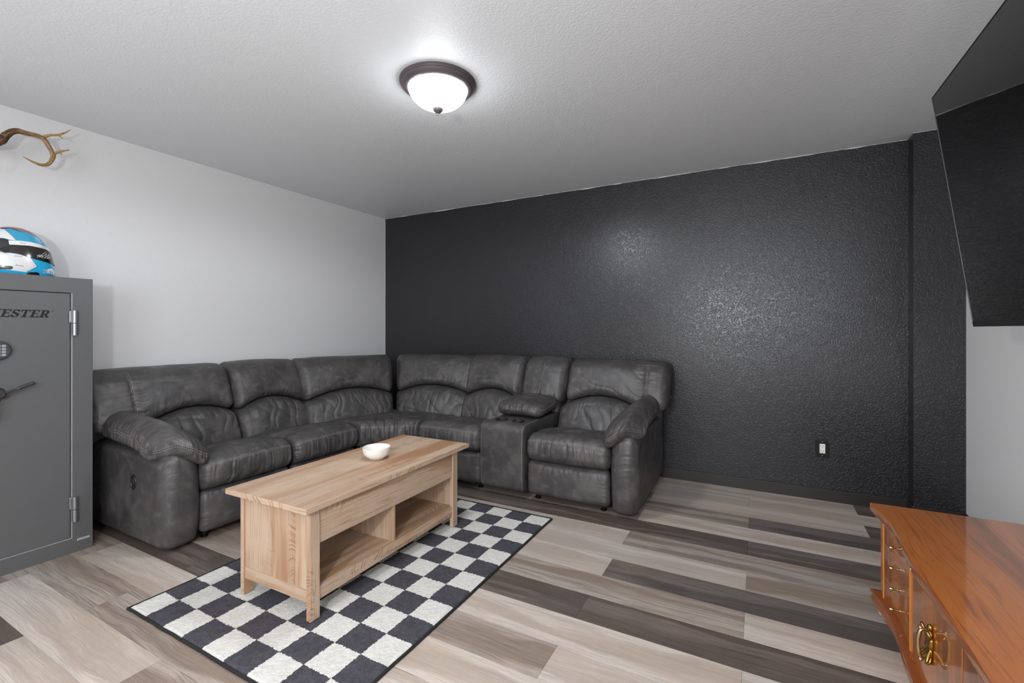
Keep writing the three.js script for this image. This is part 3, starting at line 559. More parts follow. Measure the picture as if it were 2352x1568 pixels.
// ------------------------------------------------------------------ rug
const RX0 = -2.372, RX1 = -1.142, RZ0 = -2.66, RZ1 = -0.952, RUG = 0.012;
{
  const t = thing('rug', 'low-pile black and white checkered runner rug under the coffee table', 'rug', V((RX0 + RX1) / 2, 0, (RZ0 + RZ1) / 2));
  const nx = 9, nz = 13, cw = (RX1 - RX0) / nx, cl = (RZ1 - RZ0) / nz, tw = 1230, th = 1708;
  const pile = tex(tw, th, (u, v) => {
    const x = u * (RX1 - RX0), z = v * (RZ1 - RZ0);
    const jx = 0.006 * (vn(x * 130, z * 210, 3) - 0.5) + 0.004 * (vn(x * 9, z * 9, 4) - 0.5), jz = 0.006 * (vn(x * 210, z * 130, 5) - 0.5) + 0.004 * (vn(x * 9, z * 9, 6) - 0.5);
    const i = clamp(Math.floor((x + jx) / cw), 0, nx - 1), k = clamp(Math.floor((z + jz) / cl), 0, nz - 1);
    const n = vn(x * 420, z * 420, 8), b = fbm(x * 60, z * 60, 9, 3), white = (i + k) % 2 === 0;
    return white ? mix3([186, 184, 178], [222, 220, 215], 0.45 * n + 0.55 * b) : mix3([42, 41, 46], [86, 84, 92], 0.45 * n + 0.55 * b);
  });
  const g = new THREE.PlaneGeometry(RX1 - RX0, RZ1 - RZ0, 270, 375).rotateX(-Math.PI / 2), p = g.attributes.position, uv = g.attributes.uv;
  for (let i = 0; i < p.count; i++) {
    const x = p.getX(i), z = p.getZ(i), hx = (RX1 - RX0) / 2, hz = (RZ1 - RZ0) / 2, ex = hx - Math.abs(x), ez = hz - Math.abs(z), e = Math.min(ex, ez);
    uv.setXY(i, (x + hx) / (2 * hx), (z + hz) / (2 * hz));
    const edge = smooth(0, 0.014, e);
    p.setXYZ(i, x + (e > 0.01 ? 0.0012 * sn(x * 300, z * 300, 1) : 0), 0.003 + edge * (RUG - 0.003 - 0.002 + 0.0008 * vn(x * 90, z * 90, 2) + 0.0022 * vn(x * 230, z * 230, 3)), z + (e > 0.01 ? 0.0012 * sn(x * 300, z * 300, 7) : 0));
  }
  g.computeVertexNormals();
  part('pile', g, mat({ map: pile, roughness: 0.95, bumpMap: metric(grit, 2.2), bumpScale: 0.0012 }), t);
  const hx = (RX1 - RX0) / 2 + 0.001, hz = (RZ1 - RZ0) / 2 + 0.001, pts = [], rr = 0.012;
  for (const [sx, sz] of [[1, 1], [-1, 1], [-1, -1], [1, -1]]) pts.push([sx * hx, sz * hz]);
  for (let i = 0; i < 4; i++) {
    const [ax, az] = pts[i], [bx, bz] = pts[(i + 1) % 4], c = [];
    for (let k = 0; k <= 24; k++) { const q = k / 24; c.push(V(lerp(ax, bx, q) + 0.0015 * sn(k * 0.7, i, 4), 0.006, lerp(az, bz, q) + 0.0015 * sn(k * 0.7, i, 5))); }
    const br = i === 1 ? 0.0036 : 0.0058;
    part('binding', taper(c, c.map(() => br), 60, 8), mat({ color: 0x1c1b1c, roughness: 0.9 }), t);
  }
}

// ------------------------------------------------------------------ lift-top coffee table
{
  const t = thing('coffee_table', 'light oak coffee table with open shelf below a lift-up top, standing on the checkered rug', 'table', V(-1.835, 0.0138, -1.785));
  t.rotation.y = 0.9 * Math.PI / 180;
  const X0 = -0.218, X1 = 0.238, Z1 = 0.545, Z0 = -0.505;      // outer faces of the legs
  const lx = 0.024, lz = 0.046, ht = 0.4525, top = 0.4765;
  part('table_top', box(-0.263, 0.264, ht, top, -0.596, 0.586, 0.0015, 'z', [0.4, 0.07]), oak, t);
  const L = (x0, z0, o) => part('leg', box(x0, x0 + lx, 0.001, ht, z0, z0 + lz, 0.001, 'y', [o, o * 1.7]), oak, t);
  const L2 = (x0, z0, o) => part('leg', [box(x0, x0 + lx, 0.001, ht - 0.001, z0 - (z0 < 0 ? 0 : 0), z0 + lz, 0.001, 'y', [o, o])], oak, t);
  L(X0, Z1 - lz, 0.1); L(X1 - lx, Z1 - lz, 0.3); L(X0, Z0, 0.5); L2(X1 - lx, Z0, 0.72);
  // the ends
  for (const [z0, o] of [[Z1 - 0.022, 0.2], [Z0 + 0.007, 0.6]]) {
    part('end_panel', box(X0 + lx - 0.001, X1 - lx + 0.001, 0.122, ht - 0.001, z0, z0 + 0.015, 0.0008, 'y', [o, o * 0.6]), oak, t);
    part('end_rail', box(X0 + lx - 0.001, X1 - lx + 0.001, 0.072, 0.124, z0 - 0.002, z0 + 0.017, 0.001, 'x', [o + 0.2, o]), oak, t);
  }
  // long sides: apron hung from the top in front, slightly recessed; shelf with its edge
  part('apron', box(X1 - 0.022, X1 - 0.006, 0.302, ht - 0.004, Z0 + lz + 0.002, Z1 - lz - 0.002, 0.001, 'z', [0.9, 0.31]), oak, t);
  part('apron', box(X0 + 0.006, X0 + 0.022, 0.302, ht - 0.004, Z0 + lz + 0.002, Z1 - lz - 0.002, 0.001, 'z', [0.3, 0.51]), oak, t);
  part('compartment_floor', box(X0 + 0.022, X1 - 0.024, 0.302, 0.314, Z0 + 0.022, Z1 - 0.022, 0.001, 'z', [0.1, 0.2]), oak, t);
  part('shelf', box(X0 + 0.008, X1 - 0.024, 0.106, 0.122, Z0 + 0.022, Z1 - 0.022, 0.001, 'z', [0.7, 0.66]), oak, t);
  part('shelf_edge', box(X1 - 0.024, X1 - 0.006, 0.070, 0.124, Z0 + lz, Z1 - lz, 0.001, 'z', [0.2, 0.43]), oak, t);
  part('shelf_edge', box(X0 + 0.006, X0 + 0.022, 0.070, 0.124, Z0 + lz, Z1 - lz, 0.001, 'z', [0.5, 0.13]), oak, t);
  part('divider', box(X0 + 0.02, X1 - 0.012, 0.122, 0.303, 0.031, 0.046, 0.001, 'y', [0.3, 0.25]), oak, t);
  part('back_panel', box(X0 + 0.022, X0 + 0.030, 0.122, 0.303, Z0 + 0.03, -0.17, 0.0008, 'y', [0.55, 0.4]), oak, t);
  part('back_panel', box(X0 + 0.022, X0 + 0.030, 0.122, 0.303, -0.05, 0.24, 0.0008, 'y', [0.15, 0.3]), oak, t);
  part('bracket', [box(0.095, 0.135, 0.284, 0.302, 0.046, 0.049, 0.0006), box(0.095, 0.135, 0.284, 0.302, 0.046, 0.049, 0.0006).translate(0, 0, 0)], mat({ color: 0xd8d6d2, roughness: 0.4, metalness: 0.3 }), t, 'small white metal bracket');
  part('screw_cover', cyl(0.006, 0.006, 0.002, 20).rotateX(Math.PI / 2).translate(X1 - 0.06, 0.283, Z0 + 0.023), mat({ color: 0xb9aaa0, roughness: 0.5 }), t);
}
// bowl with a rim that dips in a wave
{
  const t = thing('bowl', 'small white ribbed ceramic bowl with a wavy rim on the coffee table', 'bowl', V(-1.842, 0.4901, -1.865));
  const n = 144, prof = [[0.0, 0.004], [0.030, 0.0], [0.036, 0.002], [0.050, 0.012], [0.062, 0.026], [0.068, 0.042], [0.071, 0.060], [0.0715, 0.0635], [0.0695, 0.0645], [0.0675, 0.0625], [0.064, 0.042], [0.056, 0.025], [0.040, 0.011], [0.0, 0.007]];
  const pos = [], idx = [];
  const wave = (a) => { const d = Math.atan2(Math.sin(a - 1.05), Math.cos(a - 1.05)); return -0.005 * Math.exp(-((d / 0.5) ** 2)) + 0.003 * Math.exp(-(((d + 1.0) / 0.5) ** 2)); };
  for (let j = 0; j < prof.length; j++) for (let i = 0; i <= n; i++) {
    const a = i / n * Math.PI * 2, [r, y] = prof[j], k = smooth(0.02, 0.058, y), rib = j >= 4 && j <= 6 ? 0.0007 * Math.cos(a * 48) : 0, w = wave(a) * k;
    const rr = r + rib + (w < 0 ? w * 0.35 * k : 0); pos.push(rr * Math.cos(a), y + w, rr * Math.sin(a));
  }
  for (let j = 0; j < prof.length - 1; j++) for (let i = 0; i < n; i++) { const k = j * (n + 1) + i; idx.push(k, k + n + 1, k + 1, k + 1, k + n + 1, k + n + 2); }
  const g = new THREE.BufferGeometry(); g.setAttribute('position', new THREE.Float32BufferAttribute(pos, 3)); g.setAttribute('uv', new THREE.Float32BufferAttribute(pos.filter((_, i) => i % 3 !== 1), 2)); g.setIndex(idx);
  g.scale(1.05, 1.02, 1.05); part('bowl_body', smoothNormals(g), M.ceramic, t);
}

// ------------------------------------------------------------------ gun safe
const fontSerif = await new FontLoader().loadAsync('fonts/droid/droid_serif_bold.typeface.json');
const fontSans = await new FontLoader().loadAsync('fonts/droid/droid_sans_bold.typeface.json');
const SX = -3.236, SZ0 = -1.135, SZ1 = -0.415, ST = 1.472, SD = 0.40;
{
  // local: x = across the front to the right as one faces it (= -z of the room), y up, z = out of the front (= +x of the room)
  const t = thing('gun_safe', 'tall dark grey steel gun safe with keypad lock, left of the sofa', 'safe', V(SX, 0, (SZ0 + SZ1) / 2));
  t.rotation.y = Math.PI / 2;
  const hw = (SZ1 - SZ0) / 2, dz = 0.082, dt = 1.395, db = 0.077;       // door opening
  const ring = new THREE.Shape(); ring.moveTo(-hw, 0); ring.lineTo(hw, 0); ring.lineTo(hw, ST); ring.lineTo(-hw, ST); ring.closePath();
  const hole = new THREE.Path(); const ox = hw - dz; hole.moveTo(-ox, db); hole.lineTo(-ox, dt); hole.lineTo(ox, dt); hole.lineTo(ox, db); hole.closePath(); ring.holes.push(hole);
  const fr = new THREE.ExtrudeGeometry(ring, { depth: 0.05, bevelEnabled: true, bevelSize: 0.0025, bevelThickness: 0.0025, bevelSegments: 2 }); fr.translate(0, 0, -0.0525);
  part('front_frame', fr, M.safe, t);
  part('body', box(-hw, hw, 0.001, ST - 0.001, -SD, -0.051, 0.004), M.safe, t);
  const door = part('door', box(-ox + 0.005, ox - 0.0085, db + 0.005, dt - 0.005, -0.045, -0.004, 0.003), M.safe, t);
  part('door_edge', [box(ox - 0.0035, ox - 0.0005, db + 0.002, dt - 0.002, -0.03, -0.002, 0.0008), box(-ox + 0.004, ox - 0.004, db + 0.0005, db + 0.0035, -0.03, -0.002, 0.0008)], mat({ color: 0xb8b8b8, roughness: 0.4 }), t);
  for (const y of [1.232, 0.235]) {
    const h = part('hinge', [cyl(0.0125, 0.0125, 0.066).translate(0.276 + 0.008, y + 0.034, 0.008)], M.hinge, t, 'silver barrel hinge');
    part('pin_barrel', cyl(0.0125, 0.0125, 0.064).translate(0.276 + 0.008, y - 0.034, 0.008), M.hinge, h);
    part('tab', box(0.262, 0.276, y + 0.001, y + 0.066, -0.003, 0.008, 0.004), M.hinge, h);
  }
  const txt = (str, font, size, shear, depth) => { const g = new TextGeometry(str, { font, size, depth, curveSegments: 5, bevelEnabled: true, bevelSize: size * 0.018, bevelThickness: 0.0001, bevelSegments: 1 }); g.computeBoundingBox(); const b = g.boundingBox; g.translate(-b.max.x, 0, 0); if (shear) g.applyMatrix4(new THREE.Matrix4().makeShear(0, 0, shear, 0, 0, 0)); return g; };
  const word = txt('WINCHESTER', fontSerif, 0.0375, 0.30, 0.0006); word.computeBoundingBox(); const wl = word.boundingBox.max.x - word.boundingBox.min.x; word.scale(0.372 / wl, 1, 1); word.translate(0.184, 1.2595, -0.0040);
  part('lettering', [word, new THREE.TorusGeometry(0.0018, 0.0008, 6, 18).translate(0.199, 1.2935, -0.0036)], M.safeBlack, door);
  const kp = part('keypad', lathe([[0.0005, 0.026], [0.040, 0.026], [0.0455, 0.022], [0.047, 0.016], [0.047, 0]]).rotateX(Math.PI / 2).translate(0, 1.096, -0.005), mat({ color: 0x3c3d42, roughness: 0.4 }), t);
  for (let i = 0; i < 4; i++) for (let j = 0; j < 3; j++) part('key', box(-0.0075, 0.0075, -0.006, 0.006, 0, 0.003, 0.0014).translate((j - 1) * 0.018, 1.096 + (1.5 - i) * 0.0145, 0.0205), mat({ color: 0x8f9296, roughness: 0.4 }), kp);
  const hub = V(0, 0.886, 0);
  const hd = part('handle', lathe([[0.0005, 0.062], [0.014, 0.062], [0.020, 0.056], [0.021, 0.03], [0.030, 0.004], [0.032, 0]]).rotateX(Math.PI / 2).translate(hub.x, hub.y, -0.005), mat({ color: 0x47484b, roughness: 0.35, metalness: 0.6 }), t);
  for (let k = 0; k < 3; k++) { const a = 0.37 + k * Math.PI * 2 / 3, d = V(Math.cos(a), Math.sin(a), 0), q = (r) => hub.clone().addScaledVector(d, r).setZ(0.048); part('spoke', taper([q(0.012), q(0.06), q(0.064), q(0.124), q(0.127)], [0.0055, 0.0055, 0.0085, 0.0085, 0.006], 40, 14), mat({ color: 0x4a4b50, roughness: 0.35, metalness: 0.6 }), hd); }
  const pl = part('serial_plate', box(0.296, 0.348, 0.0595, 0.069, 0.0, 0.0012, 0.0004), mat({ color: 0xc6c6c4, roughness: 0.4 }), t, 'small silver plate');
  const marks = []; for (let i = 0; i < 22; i++) marks.push(box(0.2985 + i * 0.0021, 0.2985 + i * 0.0021 + 0.0012, 0.0625, 0.066, 0.0011, 0.0014, 0)); part('print', marks, M.safeBlack, pl, undefined, 'stuff');
}

// ------------------------------------------------------------------ racing helmet on the safe
{
  const HC = V(-3.44, ST + 0.001, -0.885);
  const t = thing('racing_helmet', 'blue and white full-face racing helmet with dark signed visor on top of the safe', 'helmet', HC);
  // canvas in the coordinates of a side view: front of the helmet to the right
  const cw = 1024, ch = 820, cv = document.createElement('canvas'); cv.width = cw; cv.height = ch; const c = cv.getContext('2d');
  const zA = 0.20, yT = 0.272, span = 0.40;                            // u: local z from +0.20 (back) to -0.20 (front); v: y
  // the drawing below uses its own units: X 0 at local z = +0.057, 1205 at local z = -0.150; Y 265 at y = 0.262, 1310 at y = 0.004
  const k = 0.207 / 1205, toX = (X) => (zA - (0.057 - X * k)) / span * cw, toY = (Y) => (yT - (0.262 - (Y - 265) * 0.258 / 1045)) / 0.32 * ch;
  const poly = (fill, pts, line, lw) => { c.beginPath(); pts.forEach(([x, y], i) => (i ? c.lineTo(toX(x), toY(y)) : c.moveTo(toX(x), toY(y)))); if (fill) { c.closePath(); c.fillStyle = fill; c.fill(); } if (line) { c.strokeStyle = line; c.lineWidth = lw; c.stroke(); } };
  c.fillStyle = '#2f9cc2'; c.fillRect(0, 0, cw, ch);
  poly('#22a5d6', [[-1200, 900], [1400, 900], [1400, 1500], [-1200, 1500]]);
  poly('#b03c46', [[-1200, 100], [900, 100], [800, 440], [560, 385], [200, 312], [0, 345], [-500, 420], [-1200, 500]]);
  poly('#1c2c44', [[0, 350], [90, 318], [230, 318], [460, 402], [300, 370], [180, 340], [20, 362]]);
  poly('#d9dadb', [[-700, 380], [0, 368], [58, 370], [235, 592], [100, 600], [0, 575], [-700, 560]]);
  poly(null, [[58, 370], [235, 592]], '#14283a', 4);
  poly('#16171c', [[-700, 578], [0, 578], [110, 602], [110, 705], [205, 872], [0, 868], [-700, 860]]);
  poly('#e4e4e3', [[75, 615], [300, 596], [500, 592], [760, 612], [985, 655], [1100, 720], [1100, 760], [1040, 742], [880, 700], [500, 680], [80, 705]]);
  poly('#d7d8d8', [[-700, 860], [0, 868], [470, 905], [525, 950], [662, 1108], [420, 1245], [0, 1225], [-700, 1200]]);
  poly(null, [[470, 905], [525, 950], [662, 1108], [420, 1245]], '#1a2e40', 5);
  poly(null, [[440, 925], [600, 1100], [400, 1225]], '#8c9298', 2);
  poly('#17171a', [[-700, 1150], [120, 1145], [140, 1180], [100, 1215], [-700, 1240]]);
  poly('#101114', [[470, 1242], [640, 1226], [700, 1235], [735, 1290], [420, 1290]]);
  const word = (s, X, Y, size, font, fill, rot = 0, stroke) => { c.save(); c.translate(toX(X), toY(Y)); c.rotate(rot); c.font = `${font} ${size}px ${font.includes('serif') ? 'serif' : 'sans-serif'}`.replace(' serif', ''); c.font = font.includes('serif') ? `bold ${size}px serif` : `bold ${size}px sans-serif`; c.textAlign = 'center'; c.textBaseline = 'middle'; if (stroke) { c.strokeStyle = stroke; c.lineWidth = 5; c.lineJoin = 'round'; c.strokeText(s, 0, 0); } c.fillStyle = fill; c.fillText(s, 0, 0); c.restore(); };
  poly('#eef2f5', [[880, 1170], [930, 1132], [975, 1128], [1045, 1106], [1085, 1140], [1130, 1150], [1170, 1200], [1150, 1240], [880, 1215]]);
  word('BUSCH', 1012, 1196, 54, 'serif', '#10204a', 0.06, '#ffffff');
  word('LIGHT', 1020, 1258, 24, 'sans', '#0d63b4', 0.05);
  word('BUSCH', 365, 640, 18, 'sans', '#6d7076', 0.0); word('BUSCH', 855, 668, 18, 'sans', '#6d7076', 0.14); word('BUSCH', 160, 655, 17, 'sans', '#b9c2d6', 0.0);
  word('DOSON', 250, 930, 20, 'sans', '#7d8084', 0.05); word('Bernina', 270, 1120, 20, 'sans', '#6d7076', 0.08);
  c.strokeStyle = '#bfe3f2'; c.lineWidth = 5; c.beginPath(); c.ellipse(toX(760), toY(525), 34, 42, -0.5, 0.2, 5.6); c.stroke(); for (const d of [-24, 4, 30]) { c.lineWidth = 6; c.beginPath(); c.moveTo(toX(735 + d), toY(485 + d * 0.4)); c.lineTo(toX(770 + d), toY(560 + d * 0.4)); c.stroke(); } poly(null, [[625, 460], [700, 475], [800, 500]], '#bfe3f2', 5);
  const map = new THREE.CanvasTexture(cv); map.colorSpace = THREE.SRGBColorSpace; map.flipY = true;
  const paint = phys({ map, roughness: 0.25, clearcoat: 1, clearcoatRoughness: 0.06 });
  const rad = (y, f) => { // outline of the shell, front f = 1
    const v = (y - 0.045) / (f ? 0.217 : 0.217); return y < 0.045 ? 1 - 0.10 * ((0.045 - y) / 0.045) ** 2 : Math.pow(Math.max(0, 1 - Math.pow(Math.abs(v), 2.15)), 1 / 2.15); };
  const at = (phi, y, grow = 0) => { // phi 0 = front (-z)
    const cz = -Math.cos(phi), sx = Math.sin(phi), R = rad(y, cz < 0), a = 0.122, b = cz < 0 ? 0.150 : 0.150;
    const chin = cz < 0 ? 0.010 * smooth(0.10, 0.02, y) * cz * cz : 0; const p = 2.2, q = Math.pow(Math.pow(Math.abs(sx), p) + Math.pow(Math.abs(cz), p), -1 / p);
    return V(sx * q * (a * R + grow), y, cz * q * (b * R + grow + chin)); };
  const shell = (p0, p1, n, m, yFn, grow, mapped) => {
    const pos = [], uv = [], idx = [];
    for (let j = 0; j <= m; j++) for (let i = 0; i <= n; i++) { const phi = lerp(p0, p1, i / n), y = yFn(phi, j / m), p = at(phi, y, grow); pos.push(p.x, p.y, p.z); uv.push((zA - p.z) / span, 1 - (yT - p.y) / 0.32); }
    for (let j = 0; j < m; j++) for (let i = 0; i < n; i++) { const q = j * (n + 1) + i; idx.push(q, q + n + 1, q + 1, q + 1, q + n + 1, q + n + 2); }
    const g = new THREE.BufferGeometry(); g.setAttribute('position', new THREE.Float32BufferAttribute(pos, 3)); g.setAttribute('uv', new THREE.Float32BufferAttribute(uv, 2)); g.setIndex(idx); return smoothNormals(g);
  };
  part('shell', shell(-Math.PI, Math.PI, 120, 70, (f, q) => 0.262 * Math.sin(q * Math.PI / 2), 0), phys({ ...{ map, roughness: 0.25, clearcoat: 1, clearcoatRoughness: 0.06 }, side: THREE.DoubleSide }), t);
  const yU = (phi) => { const z = at(phi, 0.14).z, X = (0.057 - z) / k; const Y = X < 500 ? lerp(705, 680, clamp(X / 500)) : X < 880 ? lerp(680, 700, (X - 500) / 380) : lerp(700, 760, clamp((X - 880) / 250)); return 0.262 - (Y - 265) * 0.258 / 1045; };
  const yL = (phi) => { const z = at(phi, 0.10).z, X = (0.057 - z) / k; const Y = X < 205 ? 872 : X < 560 ? lerp(872, 950, (X - 205) / 355) : lerp(950, 1030, clamp((X - 560) / 600)); return 0.262 - (Y - 265) * 0.258 / 1045; };
  const phiEdge = (q) => lerp(1.84, 1.96, q);
  const visorShell = () => {
    const pos = [], uv = [], idx = [], n = 100, m = 24;
    for (let j = 0; j <= m; j++) for (let i = 0; i <= n; i++) { const q = j / m, f = lerp(-phiEdge(q), phiEdge(q), i / n), p = at(f, lerp(yL(f), yU(f), q), 0.003); pos.push(p.x, p.y, p.z); uv.push(i / n, q); }
    for (let j = 0; j < m; j++) for (let i = 0; i < n; i++) { const q = j * (n + 1) + i; idx.push(q, q + n + 1, q + 1, q + 1, q + n + 1, q + n + 2); }
    const g = new THREE.BufferGeometry(); g.setAttribute('position', new THREE.Float32BufferAttribute(pos, 3)); g.setAttribute('uv', new THREE.Float32BufferAttribute(uv, 2)); g.setIndex(idx); return smoothNormals(g);
  };
  const vis = part('visor', visorShell(), phys({ color: 0x1a1613, roughness: 0.12, clearcoat: 1, clearcoatRoughness: 0.03, side: THREE.DoubleSide }), t, 'glossy smoke-dark visor');
  // signature: strokes of silver ink on the visor, seen on the side that faces the room
  const sig = (pts) => { const q = pts.map(([X, Y]) => { const z = 0.057 - X * k, y = 0.262 - (Y - 265) * 0.258 / 1045; let lo = 0, hi = 1.7; for (let i = 0; i < 30; i++) { const m = (lo + hi) / 2; if (at(m, y, 0.0042).z < z) lo = m; else hi = m; } return at((lo + hi) / 2, y, 0.0042); }); return taper(q, q.map(() => 0.0008), 40, 5); };
  part('signature', [sig([[650, 915], [700, 870], [650, 880], [730, 845], [700, 900], [790, 830], [890, 765]]), sig([[720, 900], [790, 850], [760, 910], [830, 850], [900, 800], [850, 890], [800, 915]]), sig([[860, 910], [920, 850], [970, 815], [920, 890], [900, 912], [960, 880], [1040, 820]]), sig([[930, 915], [980, 895], [960, 880], [1035, 880]])], mat({ color: 0xdcdcdc, roughness: 0.4 }), vis);
  part('pivot', cyl(0.016, 0.016, 0.006, 24).rotateZ(Math.PI / 2).translate(0.121, 0.125, 0.062), M.blackPlastic, t);
}

// ------------------------------------------------------------------ antler on the wall
{
  const AX = -3.47, at = V(XL, 2.17, -0.72);
  const t = thing('antler_mount', 'brown branching deer antler mounted on the white wall above the safe', 'antler', at);
  const antlerMap = tex(512, 128, (u, v) => { const b = fbm(u * 44, v * 22, 5, 4), f = fbm(u * 14, v * 10, 9, 3); const tip = smooth(0.25, 0.55, u); let c = mix3([92, 64, 40], [176, 142, 88], clamp(tip * 0.8 + (f - 0.5) * 1.2)); return mix3(c, [60, 40, 26], smooth(0.45, 0.65, b) * (0.95 - 0.6 * tip)); });
  const tipMap = tex(256, 64, (u, v) => mix3(mix3([158, 122, 74], [186, 154, 104], fbm(u * 8, v * 3, 9, 3)), [96, 70, 44], smooth(0.55, 0.8, fbm(u * 20, v * 6, 15, 3)) * 0.6));
  const tm = mat({ map: tipMap, roughness: 0.45 });
  const am = mat({ map: antlerMap, roughness: 0.45, bumpMap: antlerMap, bumpScale: 0.002 });
  const pts = (l) => l.map(([y, z, d = 0]) => V(AX + d - at.x, y - at.y, z - at.z));
  const rough = (t2, th) => 1 + 0.22 * Math.max(0, 1 - t2 * 2.4) * sn(t2 * 110, th * 3, 3) + 0.03 * sn(t2 * 40, th * 2, 6);
  part('main_beam', taper(pts([[2.165, -0.752, -0.09], [2.163, -0.80, -0.04], [2.178, -0.842], [2.213, -0.863], [2.24, -0.884], [2.253, -0.906], [2.253, -0.937], [2.256, -0.973], [2.250, -1.005], [2.222, -1.024], [2.194, -1.038], [2.167, -1.046], [2.137, -1.038], [2.112, -1.022], [2.102, -1.001], [2.105, -0.973], [2.115, -0.946], [2.125, -0.924]]), [0.020, 0.022, 0.021, 0.0175, 0.0155, 0.0145, 0.0125, 0.0115, 0.012, 0.011, 0.0105, 0.011, 0.010, 0.009, 0.0075, 0.006, 0.004, 0.0008], 150, 14, rough), am, t);
  part('tine', taper(pts([[2.250, -1.0], [2.268, -1.018], [2.280, -1.036], [2.293, -1.067], [2.318, -1.098], [2.346, -1.124]]), [0.009, 0.008, 0.0065, 0.006, 0.0045, 0.0007], 50, 10), tm, t);
  part('tine', taper(pts([[2.291, -1.066], [2.284, -1.080], [2.276, -1.088]]), [0.005, 0.004, 0.001], 16, 8), tm, t);
  part('tine', taper(pts([[2.172, -1.042], [2.190, -1.060], [2.206, -1.082], [2.224, -1.113]]), [0.009, 0.0075, 0.006, 0.0028], 40, 10), tm, t);
  part('tine', taper(pts([[2.200, -1.074], [2.192, -1.079], [2.184, -1.083]]), [0.005, 0.0035, 0.001], 16, 8), tm, t);
  part('plaque', box(0, 0.022, -0.16, 0.12, -0.11, 0.11, 0.008), mat({ color: 0x4a2f1e, roughness: 0.5 }), t, 'dark wooden wall plaque');
  part('skull_plate', taper([V(0.02, -0.01, 0), V(0.08, -0.005, -0.005), V(0.135, -0.004, -0.03)], [0.045, 0.032, 0.02], 24, 16), mat({ color: 0x8f7a5a, roughness: 0.7 }), t);
}

// ------------------------------------------------------------------ wall socket
{
  const t = thing('wall_outlet', 'white double socket in a black cover plate low on the black wall', 'outlet', V(0.401, 0.363, ZB));
  const sh = new THREE.Shape(); const rw = 0.0365, rh = 0.058; sh.moveTo(-rw, -rh); sh.lineTo(rw, -rh); sh.lineTo(rw, rh); sh.lineTo(-rw, rh); sh.closePath();
  const ho = new THREE.Path(); ho.moveTo(-0.0168, -0.0335); ho.lineTo(-0.0168, 0.0335); ho.lineTo(0.0168, 0.0335); ho.lineTo(0.0168, -0.0335); ho.closePath(); sh.holes.push(ho);
  part('cover_plate', new THREE.ExtrudeGeometry(sh, { depth: 0.002, bevelEnabled: true, bevelSize: 0.003, bevelThickness: 0.004, bevelSegments: 3 }), mat({ color: 0x131313, roughness: 0.3 }), t);
  const rc = part('receptacle', box(-0.0165, 0.0165, -0.033, 0.033, 0.0005, 0.0068, 0.001), M.white, t, 'white receptacle');
  for (const y of [0.017, -0.017]) {
    part('slot', box(-0.0075, -0.0055, y - 0.002, y + 0.006, 0.0060, 0.0071, 0), M.safeBlack, rc); part('slot', box(0.0055, 0.0075, y - 0.002, y + 0.006, 0.0060, 0.0071, 0), M.safeBlack, rc);
    part('slot', cyl(0.0024, 0.0024, 0.0011, 14).rotateX(Math.PI / 2).translate(0, y - 0.009, 0.0066), M.safeBlack, rc);
  }
  for (const y of [0.049, -0.049]) part('screw', new THREE.SphereGeometry(0.003, 12, 8).scale(1, 1, 0.5).translate(0, y, 0.006), M.chrome, t);
}

// ------------------------------------------------------------------ television on the right wall
{
  // panel tips forward: its lower far corner at (0.708, 1.208, -2.308), upper far corner at (0.590, 2.084, -2.308)
  const lo = V(0.708, 1.208, -2.308), up = V(0.590, 2.084, -2.308), h = lo.distanceTo(up), len = 1.56, tilt = Math.atan2(lo.x - up.x, up.y - lo.y);
  const t = thing('television', 'large flat black television tilted down from the right wall above the wooden console', 'television', V(lo.x, lo.y, lo.z + len / 2));
  t.rotation.set(0, -Math.PI / 2, 0);                                     // local x = along the wall (+z of the room), z = towards the room (-x)
  const g = (geo) => geo.rotateX(tilt);
  const b = 0.003;
  part('housing', g(box(-len / 2, len / 2, 0, h, -0.045, -0.001, 0.003)), M.blackPlastic, t);
  part('screen', g(box(-len / 2 + b, len / 2 - b, 0.019, h - b, -0.004, 0.0012, 0.0004)), phys({ color: 0x060606, roughness: 0.025, ior: 1.75 }), t, 'dark glossy screen');
  part('bezel', [g(box(-len / 2, -len / 2 + b, 0, h, -0.03, 0.003, 0.001)), g(box(len / 2 - b, len / 2, 0, h, -0.03, 0.003, 0.001)), g(box(-len / 2, len / 2, h - b, h, -0.03, 0.003, 0.001))], mat({ color: 0x4a4a4b, roughness: 0.35, metalness: 0.6 }), t);
  part('lower_bezel', g(box(-len / 2, len / 2, 0, 0.019, -0.03, 0.003, 0.001)), mat({ color: 0x1b1b1c, roughness: 0.45 }), t);
  const d = XR - lo.x;
  part('wall_plate', box(-0.22, 0.22, 0.2, 0.68, -d, -d + 0.02, 0.003), M.darkMetal, t);
  for (const x of [-0.16, 0.12]) part('mount_arm', box(x, x + 0.04, 0.40, 0.46, -d + 0.015, 0.0, 0.003), M.darkMetal, t);
}

